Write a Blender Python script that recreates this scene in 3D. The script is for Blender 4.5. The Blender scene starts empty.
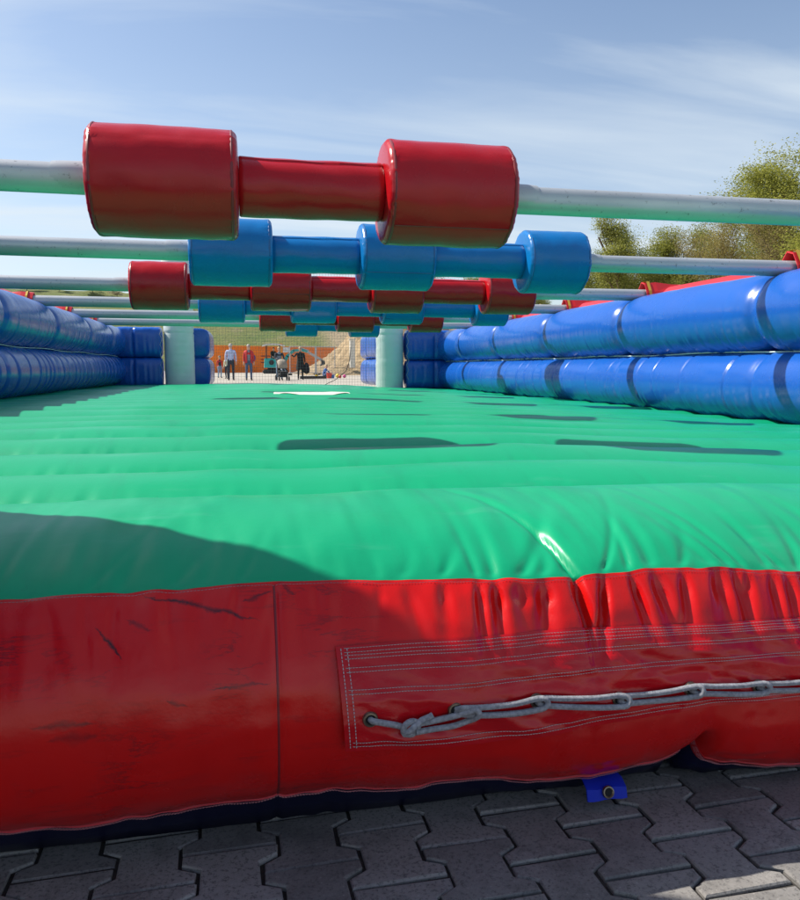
import bpy, bmesh, math, random
import numpy as np
from mathutils import Vector, Matrix

random.seed(7)
RNG = np.random.default_rng(11)
scene = bpy.context.scene
COL = scene.collection
PI = math.pi

# ------------------------------------------------------------------ camera
CAM_H = 0.78
cd = bpy.data.cameras.new('camera')
cam = bpy.data.objects.new('camera', cd)
COL.objects.link(cam)
cam.location = (0, 0, CAM_H)
cam.rotation_euler = (math.radians(90 - 6.158), 0, math.radians(-11.822))
cd.sensor_fit = 'HORIZONTAL'
cd.sensor_width = 36.0
cd.lens = 36.0 * 760 / 800
cd.clip_start = 0.02
cd.clip_end = 3000
scene.camera = cam

# ------------------------------------------------------------------ sun and sky
LIGHT = Vector((0.91, -0.465, -1.16)).normalized()        # the way the sunlight travels
SUN_EL = math.asin(-LIGHT.z)
SUN_AZ = math.atan2(-LIGHT.x, -LIGHT.y)                   # clockwise from +Y
sd = bpy.data.lights.new('sun', 'SUN')
sd.energy = 4.8
sd.angle = math.radians(0.55)
sd.color = (1.0, 0.95, 0.87)
sun = bpy.data.objects.new('sun', sd)
COL.objects.link(sun)
sun.location = (-30, 25, 40)
sun.rotation_euler = LIGHT.to_track_quat('-Z', 'Y').to_euler()

world = bpy.data.worlds.new('World')
scene.world = world
world.use_nodes = True
wn, wl = world.node_tree.nodes, world.node_tree.links
wn.clear()
wo = wn.new('ShaderNodeOutputWorld')
bg = wn.new('ShaderNodeBackground')
bg.inputs['Strength'].default_value = 0.112
sky = wn.new('ShaderNodeTexSky')
sky.sky_type = 'NISHITA'
sky.sun_disc = False
sky.sun_elevation = SUN_EL
sky.sun_rotation = SUN_AZ
sky.altitude = 100
sky.air_density = 1.0
sky.dust_density = 1.1
sky.ozone_density = 1.7
# thin high cirrus, laid out on a plane far above the ground
tc = wn.new('ShaderNodeTexCoord')
sep = wn.new('ShaderNodeSeparateXYZ')
wl.new(tc.outputs['Generated'], sep.inputs[0])
def wmath(op, a, b):
    n = wn.new('ShaderNodeMath'); n.operation = op
    for i, v in enumerate((a, b)):
        if isinstance(v, (int, float)): n.inputs[i].default_value = v
        else: wl.new(v, n.inputs[i])
    return n.outputs[0]
den = wmath('MAXIMUM', wmath('ADD', sep.outputs['Z'], 0.12), 0.02)
comb = wn.new('ShaderNodeCombineXYZ')
wl.new(wmath('DIVIDE', sep.outputs['X'], den), comb.inputs[0])
wl.new(wmath('DIVIDE', sep.outputs['Y'], den), comb.inputs[1])
mp = wn.new('ShaderNodeMapping')
mp.inputs['Rotation'].default_value = (0, 0, math.radians(-24))
mp.inputs['Scale'].default_value = (0.42, 1.5, 1)
mp.inputs['Location'].default_value = (2.3, 0.4, 0)
wl.new(comb.outputs[0], mp.inputs[0])
no = wn.new('ShaderNodeTexNoise')
no.inputs['Scale'].default_value = 1.15
no.inputs['Detail'].default_value = 9
no.inputs['Roughness'].default_value = 0.52
no.inputs['Distortion'].default_value = 0.5
wl.new(mp.outputs[0], no.inputs['Vector'])
cr = wn.new('ShaderNodeValToRGB')
cr.color_ramp.elements[0].position = 0.45
cr.color_ramp.elements[0].color = (0, 0, 0, 1)
cr.color_ramp.elements[1].position = 0.78
cr.color_ramp.elements[1].color = (1, 1, 1, 1)
wl.new(no.outputs[0], cr.inputs[0])
mx = wn.new('ShaderNodeMix'); mx.data_type = 'RGBA'; mx.blend_type = 'MIX'
# denser veil low in the sky
veil = wmath('MULTIPLY', wmath('MAXIMUM', wmath('SUBTRACT', 0.46, sep.outputs['Z']), 0.0), 1.25)
fac = wmath('MINIMUM', wmath('ADD', wmath('MULTIPLY', cr.outputs[0], 0.72), wmath('MULTIPLY', veil, wmath('ADD', 0.35, no.outputs[0]))), 0.9)
wl.new(fac, mx.inputs['Factor'])
wl.new(sky.outputs[0], mx.inputs[6])
mx.inputs[7].default_value = (5.0, 5.6, 6.1, 1)
wl.new(mx.outputs[2], bg.inputs['Color'])
wl.new(bg.outputs[0], wo.inputs['Surface'])

scene.view_settings.view_transform = 'Standard'
scene.view_settings.look = 'None'
scene.view_settings.gamma = 1
scene.view_settings.use_curve_mapping = False
scene.view_settings.exposure = 0.48

# ------------------------------------------------------------------ helpers
def tag(o, label=None, cat=None, group=None, kind=None):
    if label: o['label'] = label
    if cat: o['category'] = cat
    if group: o['group'] = group
    if kind: o['kind'] = kind
    return o

def empty(name, loc=(0, 0, 0), rz=0, label=None, cat=None, group=None):
    o = bpy.data.objects.new(name, None)
    o.empty_display_size = 0.2
    o.location = loc
    o.rotation_euler = (0, 0, rz)
    COL.objects.link(o)
    return tag(o, label, cat, group)

def mesh_obj(name, verts, faces, mat, parent=None, smooth=True, fmat=None, sharp=None):
    me = bpy.data.meshes.new(name)
    verts = np.asarray(verts, dtype=np.float64)
    me.from_pydata(verts.tolist(), [], faces)
    mats = mat if isinstance(mat, (list, tuple)) else [mat]
    for m in mats: me.materials.append(m)
    if fmat is not None: me.polygons.foreach_set('material_index', np.asarray(fmat, dtype=np.int32))
    me.polygons.foreach_set('use_smooth', [bool(smooth)] * len(me.polygons))
    me.update()
    if sharp: me.set_sharp_from_angle(angle=math.radians(sharp))
    o = bpy.data.objects.new(name, me)
    COL.objects.link(o)
    if parent is not None: o.parent = parent
    return o

def grid_faces(nr, nc, wrap=False, off=0, flip=False):
    r = np.arange(nr - 1)[:, None]
    c = np.arange(nc if wrap else nc - 1)[None, :]
    a = r * nc + c
    b = r * nc + (c + 1) % nc
    f = np.stack([a, b, b + nc, a + nc], -1).reshape(-1, 4) + off
    if flip: f = f[:, ::-1]
    return f.tolist()

class MB:
    """collects shapes that belong to ONE mesh"""
    def __init__(s): s.v, s.f, s.m = [], [], []
    def add(s, v, f, m=0):
        o = len(s.v)
        s.v.extend([tuple(map(float, p)) for p in v])
        s.f.extend([[i + o for i in q] for q in f])
        s.m.extend([m] * len(f))
        return s
    def box(s, c, d, rot=None, m=0, taper=1.0):
        x, y, z = [k / 2 for k in d]
        t = taper
        p = [(-x, -y, -z), (x, -y, -z), (x, y, -z), (-x, y, -z), (-x*t, -y*t, z), (x*t, -y*t, z), (x*t, y*t, z), (-x*t, y*t, z)]
        if rot is not None: p = [tuple(rot @ Vector(q)) for q in p]
        p = [(q[0] + c[0], q[1] + c[1], q[2] + c[2]) for q in p]
        return s.add(p, [(0, 3, 2, 1), (4, 5, 6, 7), (0, 1, 5, 4), (1, 2, 6, 5), (2, 3, 7, 6), (3, 0, 4, 7)], m)
    def tube(s, pts, r, n=10, m=0, caps=True):
        pts = [Vector(p) for p in pts]
        rs = r if isinstance(r, (list, tuple, np.ndarray)) else [r] * len(pts)
        T = []
        for i in range(len(pts)):
            a, b = pts[max(i - 1, 0)], pts[min(i + 1, len(pts) - 1)]
            T.append((b - a).normalized())
        up = Vector((0, 0, 1)) if abs(T[0].z) < 0.9 else Vector((1, 0, 0))
        N = (up - T[0] * up.dot(T[0])).normalized()
        v = []
        for i, p in enumerate(pts):
            N = (N - T[i] * N.dot(T[i])).normalized()
            B = T[i].cross(N)
            for k in range(n):
                a = 2 * PI * k / n
                v.append(p + (N * math.cos(a) + B * math.sin(a)) * rs[i])
        f = grid_faces(len(pts), n, True)
        if caps:
            f.append(list(range(n))[::-1])
            f.append([(len(pts) - 1) * n + k for k in range(n)])
        return s.add(v, f, m)
    def build(s, name, mat, parent=None, smooth=True, sharp=35):
        return mesh_obj(name, s.v, s.f, mat, parent, smooth, s.m, sharp if smooth else None)

def lathe_x(profile, n=48, wob=None):
    """profile: list of (x, r); returns verts/faces of a surface of revolution about X"""
    th = np.linspace(0, 2 * PI, n, endpoint=False)
    v = []
    for (x, r) in profile:
        for t in th:
            rr = r + (wob(x, t, r) if wob else 0)
            v.append((x, rr * math.sin(t), rr * math.cos(t)))
    f = grid_faces(len(profile), n, True)
    f.append(list(range(n))[::-1])
    f.append([(len(profile) - 1) * n + k for k in range(n)])
    return v, f

_T = RNG.random((256, 256))
def vn(x, y, seed=0):
    """smooth value noise, -1..1, for arrays"""
    x = np.asarray(x, float) + seed * 17.31; y = np.asarray(y, float) + seed * 5.77
    xi = np.floor(x).astype(int); yi = np.floor(y).astype(int)
    fx = x - xi; fy = y - yi
    fx = fx * fx * (3 - 2 * fx); fy = fy * fy * (3 - 2 * fy)
    g = lambda a, b: _T[a % 256, b % 256]
    return 2 * ((g(xi, yi) * (1 - fx) + g(xi + 1, yi) * fx) * (1 - fy) + (g(xi, yi + 1) * (1 - fx) + g(xi + 1, yi + 1) * fx) * fy) - 1

def sstep(a, b, x):
    t = np.clip((np.asarray(x, float) - a) / (b - a), 0, 1)
    return t * t * (3 - 2 * t)

# ------------------------------------------------------------------ materials
def new_mat(name):
    m = bpy.data.materials.new(name); m.use_nodes = True
    nt = m.node_tree
    return m, nt, nt.nodes['Principled BSDF']

def setp(b, **k):
    for n, v in k.items():
        n = n.replace('_', ' ')
        b.inputs[n].default_value = (*v, 1) if isinstance(v, tuple) and len(v) == 3 else v

def noise(nt, scale, detail=4, rough=0.55, vec=None, dist=0.0):
    n = nt.nodes.new('ShaderNodeTexNoise')
    n.inputs['Scale'].default_value = scale; n.inputs['Detail'].default_value = detail
    n.inputs['Roughness'].default_value = rough; n.inputs['Distortion'].default_value = dist
    if vec is not None: nt.links.new(vec, n.inputs['Vector'])
    return n.outputs[0]

def objco(nt, scale=(1, 1, 1), rot=(0, 0, 0)):
    t = nt.nodes.new('ShaderNodeTexCoord'); m = nt.nodes.new('ShaderNodeMapping')
    m.inputs['Scale'].default_value = scale; m.inputs['Rotation'].default_value = rot
    nt.links.new(t.outputs['Object'], m.inputs[0])
    return m.outputs[0]

def ramp(nt, src, stops):
    r = nt.nodes.new('ShaderNodeValToRGB')
    e = r.color_ramp.elements
    while len(e) < len(stops): e.new(0.5)
    for el, (p, c) in zip(e, stops):
        el.position = p; el.color = (*c, 1) if len(c) == 3 else c
    nt.links.new(src, r.inputs[0])
    return r.outputs[0]

def mixc(nt, fac, a, b, mode='MIX'):
    n = nt.nodes.new('ShaderNodeMix'); n.data_type = 'RGBA'; n.blend_type = mode
    for sock, v in ((n.inputs['Factor'], fac), (n.inputs[6], a), (n.inputs[7], b)):
        if isinstance(v, (int, float)): sock.default_value = v
        elif isinstance(v, tuple): sock.default_value = (*v, 1) if len(v) == 3 else v
        else: nt.links.new(v, sock)
    return n.outputs[2]

def bump(nt, b, src, strength, dist=0.01):
    n = nt.nodes.new('ShaderNodeBump')
    n.inputs['Strength'].default_value = strength; n.inputs['Distance'].default_value = dist
    nt.links.new(src, n.inputs['Height']); nt.links.new(n.outputs[0], b.inputs['Normal'])

def vinyl(name, col, rough=0.3, dirt=0.25, dark=None, bump_s=0.12, scale=3.0, spec=0.5):
    m, nt, b = new_mat(name)
    co = objco(nt)
    n1 = noise(nt, scale, 5, 0.6, co)
    n2 = noise(nt, scale * 14, 3, 0.6, co)
    dk = dark or tuple(c * 0.6 + 0.01 for c in col)
    c1 = mixc(nt, ramp(nt, n1, [(0.35, (0, 0, 0)), (0.75, (dirt, dirt, dirt))]), col, dk)
    nt.links.new(c1, b.inputs['Base Color'])
    rr = ramp(nt, n1, [(0.3, (rough * 0.8,) * 3), (0.75, (min(1, rough * 1.35),) * 3)])
    nt.links.new(rr, b.inputs['Roughness'])
    b.inputs['Specular IOR Level'].default_value = spec
    bump(nt, b, n2, bump_s, 0.004)
    return m

M = {}
M['green'] = None
def green_mat():
    m, nt, b = new_mat('green_vinyl')
    co = objco(nt)
    n1 = noise(nt, 1.6, 6, 0.6, co)
    st = noise(nt, 5.0, 5, 0.6, objco(nt, (0.6, 3.0, 1), (0, 0, 0.5)))
    c = mixc(nt, ramp(nt, n1, [(0.35, (0, 0, 0)), (0.8, (0.35,) * 3)]), (0.005, 0.35, 0.155), (0.009, 0.27, 0.12))
    c = mixc(nt, ramp(nt, st, [(0.62, (0, 0, 0)), (0.78, (0.40,) * 3)]), c, (0.08, 0.40, 0.24))
    sm = noise(nt, 2.4, 7, 0.68, objco(nt, (2.2, 0.5, 1), (0, 0, -0.35)), 0.4)
    c = mixc(nt, ramp(nt, sm, [(0.56, (0, 0, 0)), (0.70, (0.30,) * 3)]), c, (0.015, 0.20, 0.11))
    fine = noise(nt, 60, 4, 0.7, co)
    c = mixc(nt, ramp(nt, fine, [(0.66, (0, 0, 0)), (0.75, (0.25,) * 3)]), c, (0.03, 0.15, 0.08))
    nt.links.new(c, b.inputs['Base Color'])
    b.inputs['Specular IOR Level'].default_value = 0.30
    nt.links.new(ramp(nt, n1, [(0.3, (0.30,) * 3), (0.75, (0.42,) * 3)]), b.inputs['Roughness'])
    bump(nt, b, noise(nt, 40, 4, 0.6, co), 0.10, 0.004)
    return m
M['green'] = green_mat()

SCRATCH = [(-0.174, 0.413, 0.031, 0.37, 0.006, 1.2), (-0.235, 0.375, -0.187, 0.327, 0.005, 1.3), (-0.063, 0.277, 0.045, 0.286, 0.004, 0.9), (-0.325, 0.245, -0.224, 0.242, 0.010, 0.8),
           (-0.008, 0.394, 0.046, 0.408, 0.005, 1.1), (-0.125, 0.270, -0.09, 0.254, 0.006, 0.8), (0.06, 0.415, 0.085, 0.398, 0.004, 0.9), (-0.190, 0.378, -0.145, 0.365, 0.005, 0.8), (-0.30, 0.222, -0.22, 0.222, 0.016, 0.6)]
def red_front_mat():
    m, nt, b = new_mat('red_vinyl_scuffed')
    co = objco(nt)
    n1 = noise(nt, 3.0, 6, 0.62, co)
    c = mixc(nt, ramp(nt, n1, [(0.35, (0, 0, 0)), (0.75, (0.5,) * 3)]), (0.66, 0.007, 0.005), (0.48, 0.004, 0.006))
    # scuffs and dark scratches, mostly towards the left corner
    sx = nt.nodes.new('ShaderNodeSeparateXYZ'); nt.links.new(co, sx.inputs[0])
    mr = nt.nodes.new('ShaderNodeMapRange'); nt.links.new(sx.outputs[0], mr.inputs[0])
    mr.inputs['From Min'].default_value = -0.45; mr.inputs['From Max'].default_value = -0.80
    mr.inputs['To Min'].default_value = 0.05; mr.inputs['To Max'].default_value = 1.0
    sc = noise(nt, 4.0, 7, 0.66, objco(nt, (1.0, 1, 5.5), (0, 0.38, 0)), 0.35)
    s1 = ramp(nt, sc, [(0.482, (0, 0, 0)), (0.497, (1, 1, 1)), (0.503, (1, 1, 1)), (0.520, (0, 0, 0))])
    msk = ramp(nt, noise(nt, 6.0, 3, 0.5, co), [(0.46, (0, 0, 0)), (0.62, (1, 1, 1))])
    f = mixc(nt, 1.0, s1, msk, 'MULTIPLY')
    f = mixc(nt, 1.0, f, mr.outputs[0], 'MULTIPLY')
    f = mixc(nt, 1.0, f, (0.55, 0.55, 0.55), 'MULTIPLY')
    # a few long rubbed scratches: thin wandering strokes across the sheet
    wob = noise(nt, 14.0, 5, 0.7, co); brk = noise(nt, 45.0, 4, 0.7, co)
    def mth(op, a, b2=0.0):
        n = nt.nodes.new('ShaderNodeMath'); n.operation = op
        for i, v in enumerate((a, b2)):
            if isinstance(v, (int, float)): n.inputs[i].default_value = v
            else: nt.links.new(v, n.inputs[i])
        return n.outputs[0]
    tot = None
    for (x0, z0, x1, z1, wd, st) in SCRATCH:
        x0, x1, z0, z1 = x0 - 0.85, x1 - 0.85, z0 + 0.065, z1 + 0.065
        L = math.hypot(x1 - x0, z1 - z0); dx, dz = (x1 - x0) / L, (z1 - z0) / L
        px = mth('SUBTRACT', sx.outputs[0], (x0 + x1) / 2); pz = mth('SUBTRACT', sx.outputs[2], (z0 + z1) / 2)
        u = mth('ABSOLUTE', mth('ADD', mth('MULTIPLY', px, dx), mth('MULTIPLY', pz, dz)))
        v = mth('ADD', mth('MULTIPLY', px, -dz), mth('MULTIPLY', pz, dx))
        v = mth('ABSOLUTE', mth('ADD', v, mth('MULTIPLY', mth('SUBTRACT', wob, 0.5), 0.030)))
        tap = mth('MAXIMUM', mth('SUBTRACT', 1.0, mth('DIVIDE', u, L / 2)), 0.0)
        k = mth('MAXIMUM', mth('SUBTRACT', 1.0, mth('DIVIDE', v, mth('ADD', mth('MULTIPLY', tap, wd), 0.0002))), 0.0)
        k = mth('MULTIPLY', mth('MULTIPLY', k, mth('MINIMUM', mth('MULTIPLY', tap, 4.0), 1.0)), mth('MULTIPLY', mth('ADD', brk, 0.25), st))
        tot = k if tot is None else mth('MAXIMUM', tot, k)
    f = mixc(nt, 1.0, f, tot, 'ADD')
    c = mixc(nt, f, c, (0.045, 0.012, 0.016))
    sm = ramp(nt, noise(nt, 4.0, 6, 0.7, objco(nt, (1, 1, 5))), [(0.58, (0, 0, 0)), (0.75, (0.5,) * 3)])
    sm = mixc(nt, 1.0, sm, mr.outputs[0], 'MULTIPLY')
    c = mixc(nt, sm, c, (0.12, 0.01, 0.015))
    nt.links.new(c, b.inputs['Base Color'])
    b.inputs['Specular IOR Level'].default_value = 0.4
    nt.links.new(ramp(nt, n1, [(0.3, (0.17,) * 3), (0.75, (0.33,) * 3)]), b.inputs['Roughness'])
    bump(nt, b, noise(nt, 22, 6, 0.62, co), 0.22, 0.006)
    return m
M['red_front'] = red_front_mat()
M['red_hem'] = vinyl('red_hem_vinyl', (0.58, 0.020, 0.030), 0.35, 0.4, bump_s=0.2, scale=12)
M['red_flap'] = vinyl('red_flap_vinyl', (0.56, 0.005, 0.010), 0.12, 0.35, bump_s=0.16, scale=9, spec=0.36)
M['red_roller'] = vinyl('red_roller_vinyl', (0.46, 0.005, 0.010), 0.24, 0.3, bump_s=0.12, scale=5, spec=0.36)
M['red_seam'] = vinyl('dark_red_piping', (0.22, 0.010, 0.014), 0.4, 0.3)
M['blue_roller'] = vinyl('light_blue_roller_vinyl', (0.003, 0.16, 0.45), 0.26, 0.3, bump_s=0.12, scale=5, spec=0.36)
M['blue_seam'] = vinyl('blue_piping', (0.004, 0.10, 0.30), 0.4, 0.3)
M['blue'] = vinyl('royal_blue_vinyl', (0.009, 0.100, 0.44), 0.25, 0.3, dark=(0.008, 0.06, 0.33), bump_s=0.10, scale=2.5, spec=0.58)
M['tab_blue'] = vinyl('dark_royal_blue_strap', (0.006, 0.030, 0.50), 0.45, 0.2, spec=0.25)
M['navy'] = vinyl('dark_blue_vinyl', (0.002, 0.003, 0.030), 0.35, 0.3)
M['red_top'] = vinyl('red_top_vinyl', (0.62, 0.02, 0.025), 0.35, 0.2)
M['yellow'] = vinyl('yellow_webbing', (0.62, 0.42, 0.05), 0.7, 0.2)
M['white_vinyl'] = vinyl('white_vinyl', (0.66, 0.74, 0.70), 0.38, 0.25, bump_s=0.1)
M['spot'] = vinyl('white_marking', (0.75, 0.72, 0.62), 0.45, 0.2)

def pole_mat():
    m, nt, b = new_mat('weathered_pole')
    co = objco(nt)
    n1 = noise(nt, 5.0, 5, 0.6, objco(nt, (0.4, 1, 1)))
    sp = noise(nt, 38.0, 4, 0.7, co)
    c = mixc(nt, ramp(nt, n1, [(0.35, (0, 0, 0)), (0.7, (1, 1, 1))]), (0.52, 0.54, 0.55), (0.43, 0.45, 0.46))
    c = mixc(nt, ramp(nt, sp, [(0.61, (0, 0, 0)), (0.72, (0.85,) * 3)]), c, (0.10, 0.10, 0.10))
    nt.links.new(c, b.inputs['Base Color'])
    setp(b, Metallic=0.35, Roughness=0.36)
    bump(nt, b, sp, 0.08, 0.003)
    return m
M['pole'] = pole_mat()

def simple(name, col, rough=0.6, metal=0.0, var=0.25, scale=6.0, bs=0.1):
    m, nt, b = new_mat(name)
    co = objco(nt)
    n = noise(nt, scale, 5, 0.6, co)
    c = mixc(nt, ramp(nt, n, [(0.3, (0, 0, 0)), (0.75, (1, 1, 1))]), tuple(min(1, k * (1 + var)) for k in col), tuple(k * (1 - var) for k in col))
    nt.links.new(c, b.inputs['Base Color'])
    setp(b, Roughness=rough, Metallic=metal)
    bump(nt, b, noise(nt, scale * 6, 4, 0.6, co), bs, 0.01)
    return m
M['rope'] = simple('grey_rope', (0.31, 0.31, 0.33), 0.8, 0, 0.45, 160, 0.5)
M['brass'] = simple('aged_brass', (0.23, 0.19, 0.14), 0.38, 0.9, 0.3, 40)
M['hole'] = simple('dark_hole', (0.01, 0.01, 0.012), 0.8)
M['thread'] = simple('pale_thread', (0.42, 0.38, 0.39), 0.8)
M['thread_red'] = simple('pinkish_thread', (0.42, 0.16, 0.18), 0.8)
M['net'] = simple('net_cord', (0.20, 0.20, 0.19), 0.8)
M['asphalt_joint'] = simple('joint_dirt', (0.036, 0.032, 0.027), 0.95, 0, 0.5, 40, 0.5)
M['orange'] = simple('orange_container_paint', (0.90, 0.25, 0.028), 0.55, 0, 0.14, 1.5, 0.1)
M['teal'] = simple('teal_machine_paint', (0.02, 0.36, 0.34), 0.4, 0, 0.15)
M['black'] = simple('black_rubber', (0.022, 0.022, 0.024), 0.7)
M['grey_metal'] = simple('grey_metal', (0.42, 0.43, 0.44), 0.45, 0.5)
M['canopy'] = simple('pale_canopy', (0.62, 0.63, 0.63), 0.5)
M['concrete'] = simple('pale_concrete', (0.62, 0.58, 0.50), 0.85)
M['logo_blue'] = simple('blue_paint', (0.03, 0.06, 0.28), 0.5)
M['logo_dark'] = simple('dark_red_paint', (0.28, 0.05, 0.03), 0.6)
M['skin'] = simple('skin', (0.55, 0.33, 0.24), 0.55, 0, 0.08)
M['shirt_blue'] = simple('pale_blue_shirt', (0.42, 0.50, 0.72), 0.8)
M['dark_cloth'] = simple('dark_navy_cloth', (0.025, 0.030, 0.045), 0.85)
M['black_cloth'] = simple('black_cloth', (0.012, 0.012, 0.014), 0.85)
M['red_cloth'] = simple('red_jacket_cloth', (0.55, 0.03, 0.03), 0.7)
M['grey_cloth'] = simple('grey_shirt_cloth', (0.22, 0.25, 0.29), 0.85)
M['denim'] = simple('blue_denim', (0.07, 0.11, 0.20), 0.85)
M['denim_pale'] = simple('pale_denim', (0.20, 0.30, 0.42), 0.85)
M['pale_green_cloth'] = simple('pale_green_cloth', (0.55, 0.62, 0.46), 0.85)
M['blue_cloth'] = simple('mid_blue_cloth', (0.06, 0.16, 0.42), 0.85)
M['beige'] = simple('beige_fabric', (0.30, 0.25, 0.19), 0.85)
M['hair_blond'] = simple('blond_hair', (0.45, 0.33, 0.16), 0.6)
M['hair_brown'] = simple('brown_hair', (0.10, 0.06, 0.035), 0.6)
M['hair_grey'] = simple('grey_hair', (0.42, 0.38, 0.34), 0.6)
M['bark'] = simple('bark', (0.16, 0.115, 0.075), 0.9, 0, 0.35, 3.0, 0.5)
M['plank'] = simple('dark_plank', (0.05, 0.04, 0.035), 0.85)
for n_, c_ in (('toy_red', (0.6, 0.05, 0.03)), ('toy_yellow', (0.75, 0.5, 0.04)), ('toy_blue', (0.06, 0.2, 0.5)), ('toy_pink', (0.62, 0.08, 0.25)), ('toy_orange', (0.75, 0.28, 0.04))):
    M[n_] = simple(n_, c_, 0.4)

def paver_mat():
    m, nt, b = new_mat('grey_concrete_paver')
    co = objco(nt)
    geo = nt.nodes.new('ShaderNodeNewGeometry')
    big = noise(nt, 2.2, 4, 0.6, co)
    grit = noise(nt, 150, 4, 0.75, co)
    base = mixc(nt, geo.outputs['Random Per Island'], (0.195, 0.186, 0.175), (0.34, 0.32, 0.295))
    base = mixc(nt, ramp(nt, big, [(0.35, (0, 0, 0)), (0.7, (0.5,) * 3)]), base, (0.15, 0.138, 0.12))
    base = mixc(nt, ramp(nt, grit, [(0.38, (0.8,) * 3), (0.48, (0, 0, 0))]), base, (0.10, 0.095, 0.09))
    stain = noise(nt, 7.0, 6, 0.7, co)
    base = mixc(nt, ramp(nt, stain, [(0.50, (0, 0, 0)), (0.68, (0.6,) * 3)]), base, (0.085, 0.080, 0.075))
    base = mixc(nt, ramp(nt, grit, [(0.62, (0, 0, 0)), (0.72, (0.7,) * 3)]), base, (0.42, 0.40, 0.37))
    nt.links.new(base, b.inputs['Base Color'])
    setp(b, Roughness=0.85)
    bump(nt, b, grit, 0.3, 0.003)
    return m
M['paver'] = paver_mat()

def ground_mat():
    m, nt, b = new_mat('pale_gravel_ground')
    co = objco(nt)
    c = mixc(nt, noise(nt, 0.15, 5, 0.6, co), (0.48, 0.43, 0.36), (0.36, 0.32, 0.26))
    c = mixc(nt, ramp(nt, noise(nt, 3.0, 5, 0.7, co), [(0.4, (0, 0, 0)), (0.7, (0.5,) * 3)]), c, (0.28, 0.25, 0.20))
    nt.links.new(c, b.inputs['Base Color']); setp(b, Roughness=0.95)
    bump(nt, b, noise(nt, 20, 4, 0.7, co), 0.4, 0.02)
    return m
M['ground'] = ground_mat()

def hill_mat():
    m, nt, b = new_mat('grassy_bank')
    co = objco(nt)
    c = mixc(nt, ramp(nt, noise(nt, 0.22, 6, 0.65, co), [(0.35, (0, 0, 0)), (0.65, (1, 1, 1))]), (0.10, 0.14, 0.025), (0.17, 0.17, 0.045))
    c = mixc(nt, ramp(nt, noise(nt, 0.5, 6, 0.7, co), [(0.55, (0, 0, 0)), (0.68, (0.8,) * 3)]), c, (0.25, 0.20, 0.11))
    sx = nt.nodes.new('ShaderNodeSeparateXYZ'); nt.links.new(objco(nt), sx.inputs[0])
    edge = mixc(nt, 0.12, sx.outputs[0], noise(nt, 0.35, 5, 0.6, co))
    mr = nt.nodes.new('ShaderNodeMapRange'); nt.links.new(edge, mr.inputs[0])
    mr.inputs['From Min'].default_value = 7.2; mr.inputs['From Max'].default_value = 9.2
    m2 = nt.nodes.new('ShaderNodeMapRange'); nt.links.new(edge, m2.inputs[0])
    m2.inputs['From Min'].default_value = 46.0; m2.inputs['From Max'].default_value = 26.0
    sand = mixc(nt, noise(nt, 0.9, 6, 0.7, co), (0.40, 0.31, 0.19), (0.26, 0.20, 0.12))
    c = mixc(nt, mixc(nt, 1.0, mr.outputs[0], m2.outputs[0], 'MULTIPLY'), c, sand)
    nt.links.new(c, b.inputs['Base Color']); setp(b, Roughness=0.95)
    bump(nt, b, noise(nt, 1.4, 6, 0.7, co), 0.8, 0.5)
    return m
M['hill'] = hill_mat()

def dirt_mat():
    m, nt, b = new_mat('sandy_dirt')
    co = objco(nt)
    c = mixc(nt, ramp(nt, noise(nt, 0.9, 6, 0.7, co), [(0.35, (0, 0, 0)), (0.65, (1, 1, 1))]), (0.46, 0.34, 0.19), (0.27, 0.19, 0.11))
    c = mixc(nt, ramp(nt, noise(nt, 5.0, 5, 0.7, co), [(0.5, (0, 0, 0)), (0.7, (0.6,) * 3)]), c, (0.14, 0.10, 0.06))
    nt.links.new(c, b.inputs['Base Color']); setp(b, Roughness=0.95)
    bump(nt, b, noise(nt, 4.0, 6, 0.75, co), 0.9, 0.15)
    return m
M['dirt'] = dirt_mat()

def leaf_mat(name, a, b2, c3):
    m, nt, b = new_mat(name)
    geo = nt.nodes.new('ShaderNodeNewGeometry')
    col = ramp(nt, geo.outputs['Random Per Island'], [(0.0, a), (0.55, b2), (1.0, c3)])
    oi = nt.nodes.new('ShaderNodeObjectInfo')
    nt.links.new(col, b.inputs['Base Color'])
    setp(b, Roughness=0.6)
    tr = nt.nodes.new('ShaderNodeBsdfTranslucent'); nt.links.new(col, tr.inputs[0])
    mxs = nt.nodes.new('ShaderNodeMixShader'); mxs.inputs[0].default_value = 0.55
    out = nt.nodes['Material Output']
    nt.links.new(b.outputs[0], mxs.inputs[1]); nt.links.new(tr.outputs[0], mxs.inputs[2])
    nt.links.new(mxs.outputs[0], out.inputs['Surface'])
    return m
M['leaf_spring'] = leaf_mat('spring_leaves', (0.18, 0.20, 0.035), (0.29, 0.30, 0.055), (0.39, 0.38, 0.09))
M['leaf_green'] = leaf_mat('fresh_green_leaves', (0.14, 0.17, 0.03), (0.24, 0.26, 0.05), (0.33, 0.33, 0.08))
M['leaf_pale'] = leaf_mat('hazed_leaves', (0.30, 0.27, 0.17), (0.38, 0.35, 0.22), (0.45, 0.42, 0.27))  # leaf colour lightened to paint in the haze over the far shrubs
M['leaf_brown'] = leaf_mat('budding_brown_twigs', (0.24, 0.19, 0.07), (0.32, 0.27, 0.09), (0.40, 0.34, 0.11))

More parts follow.
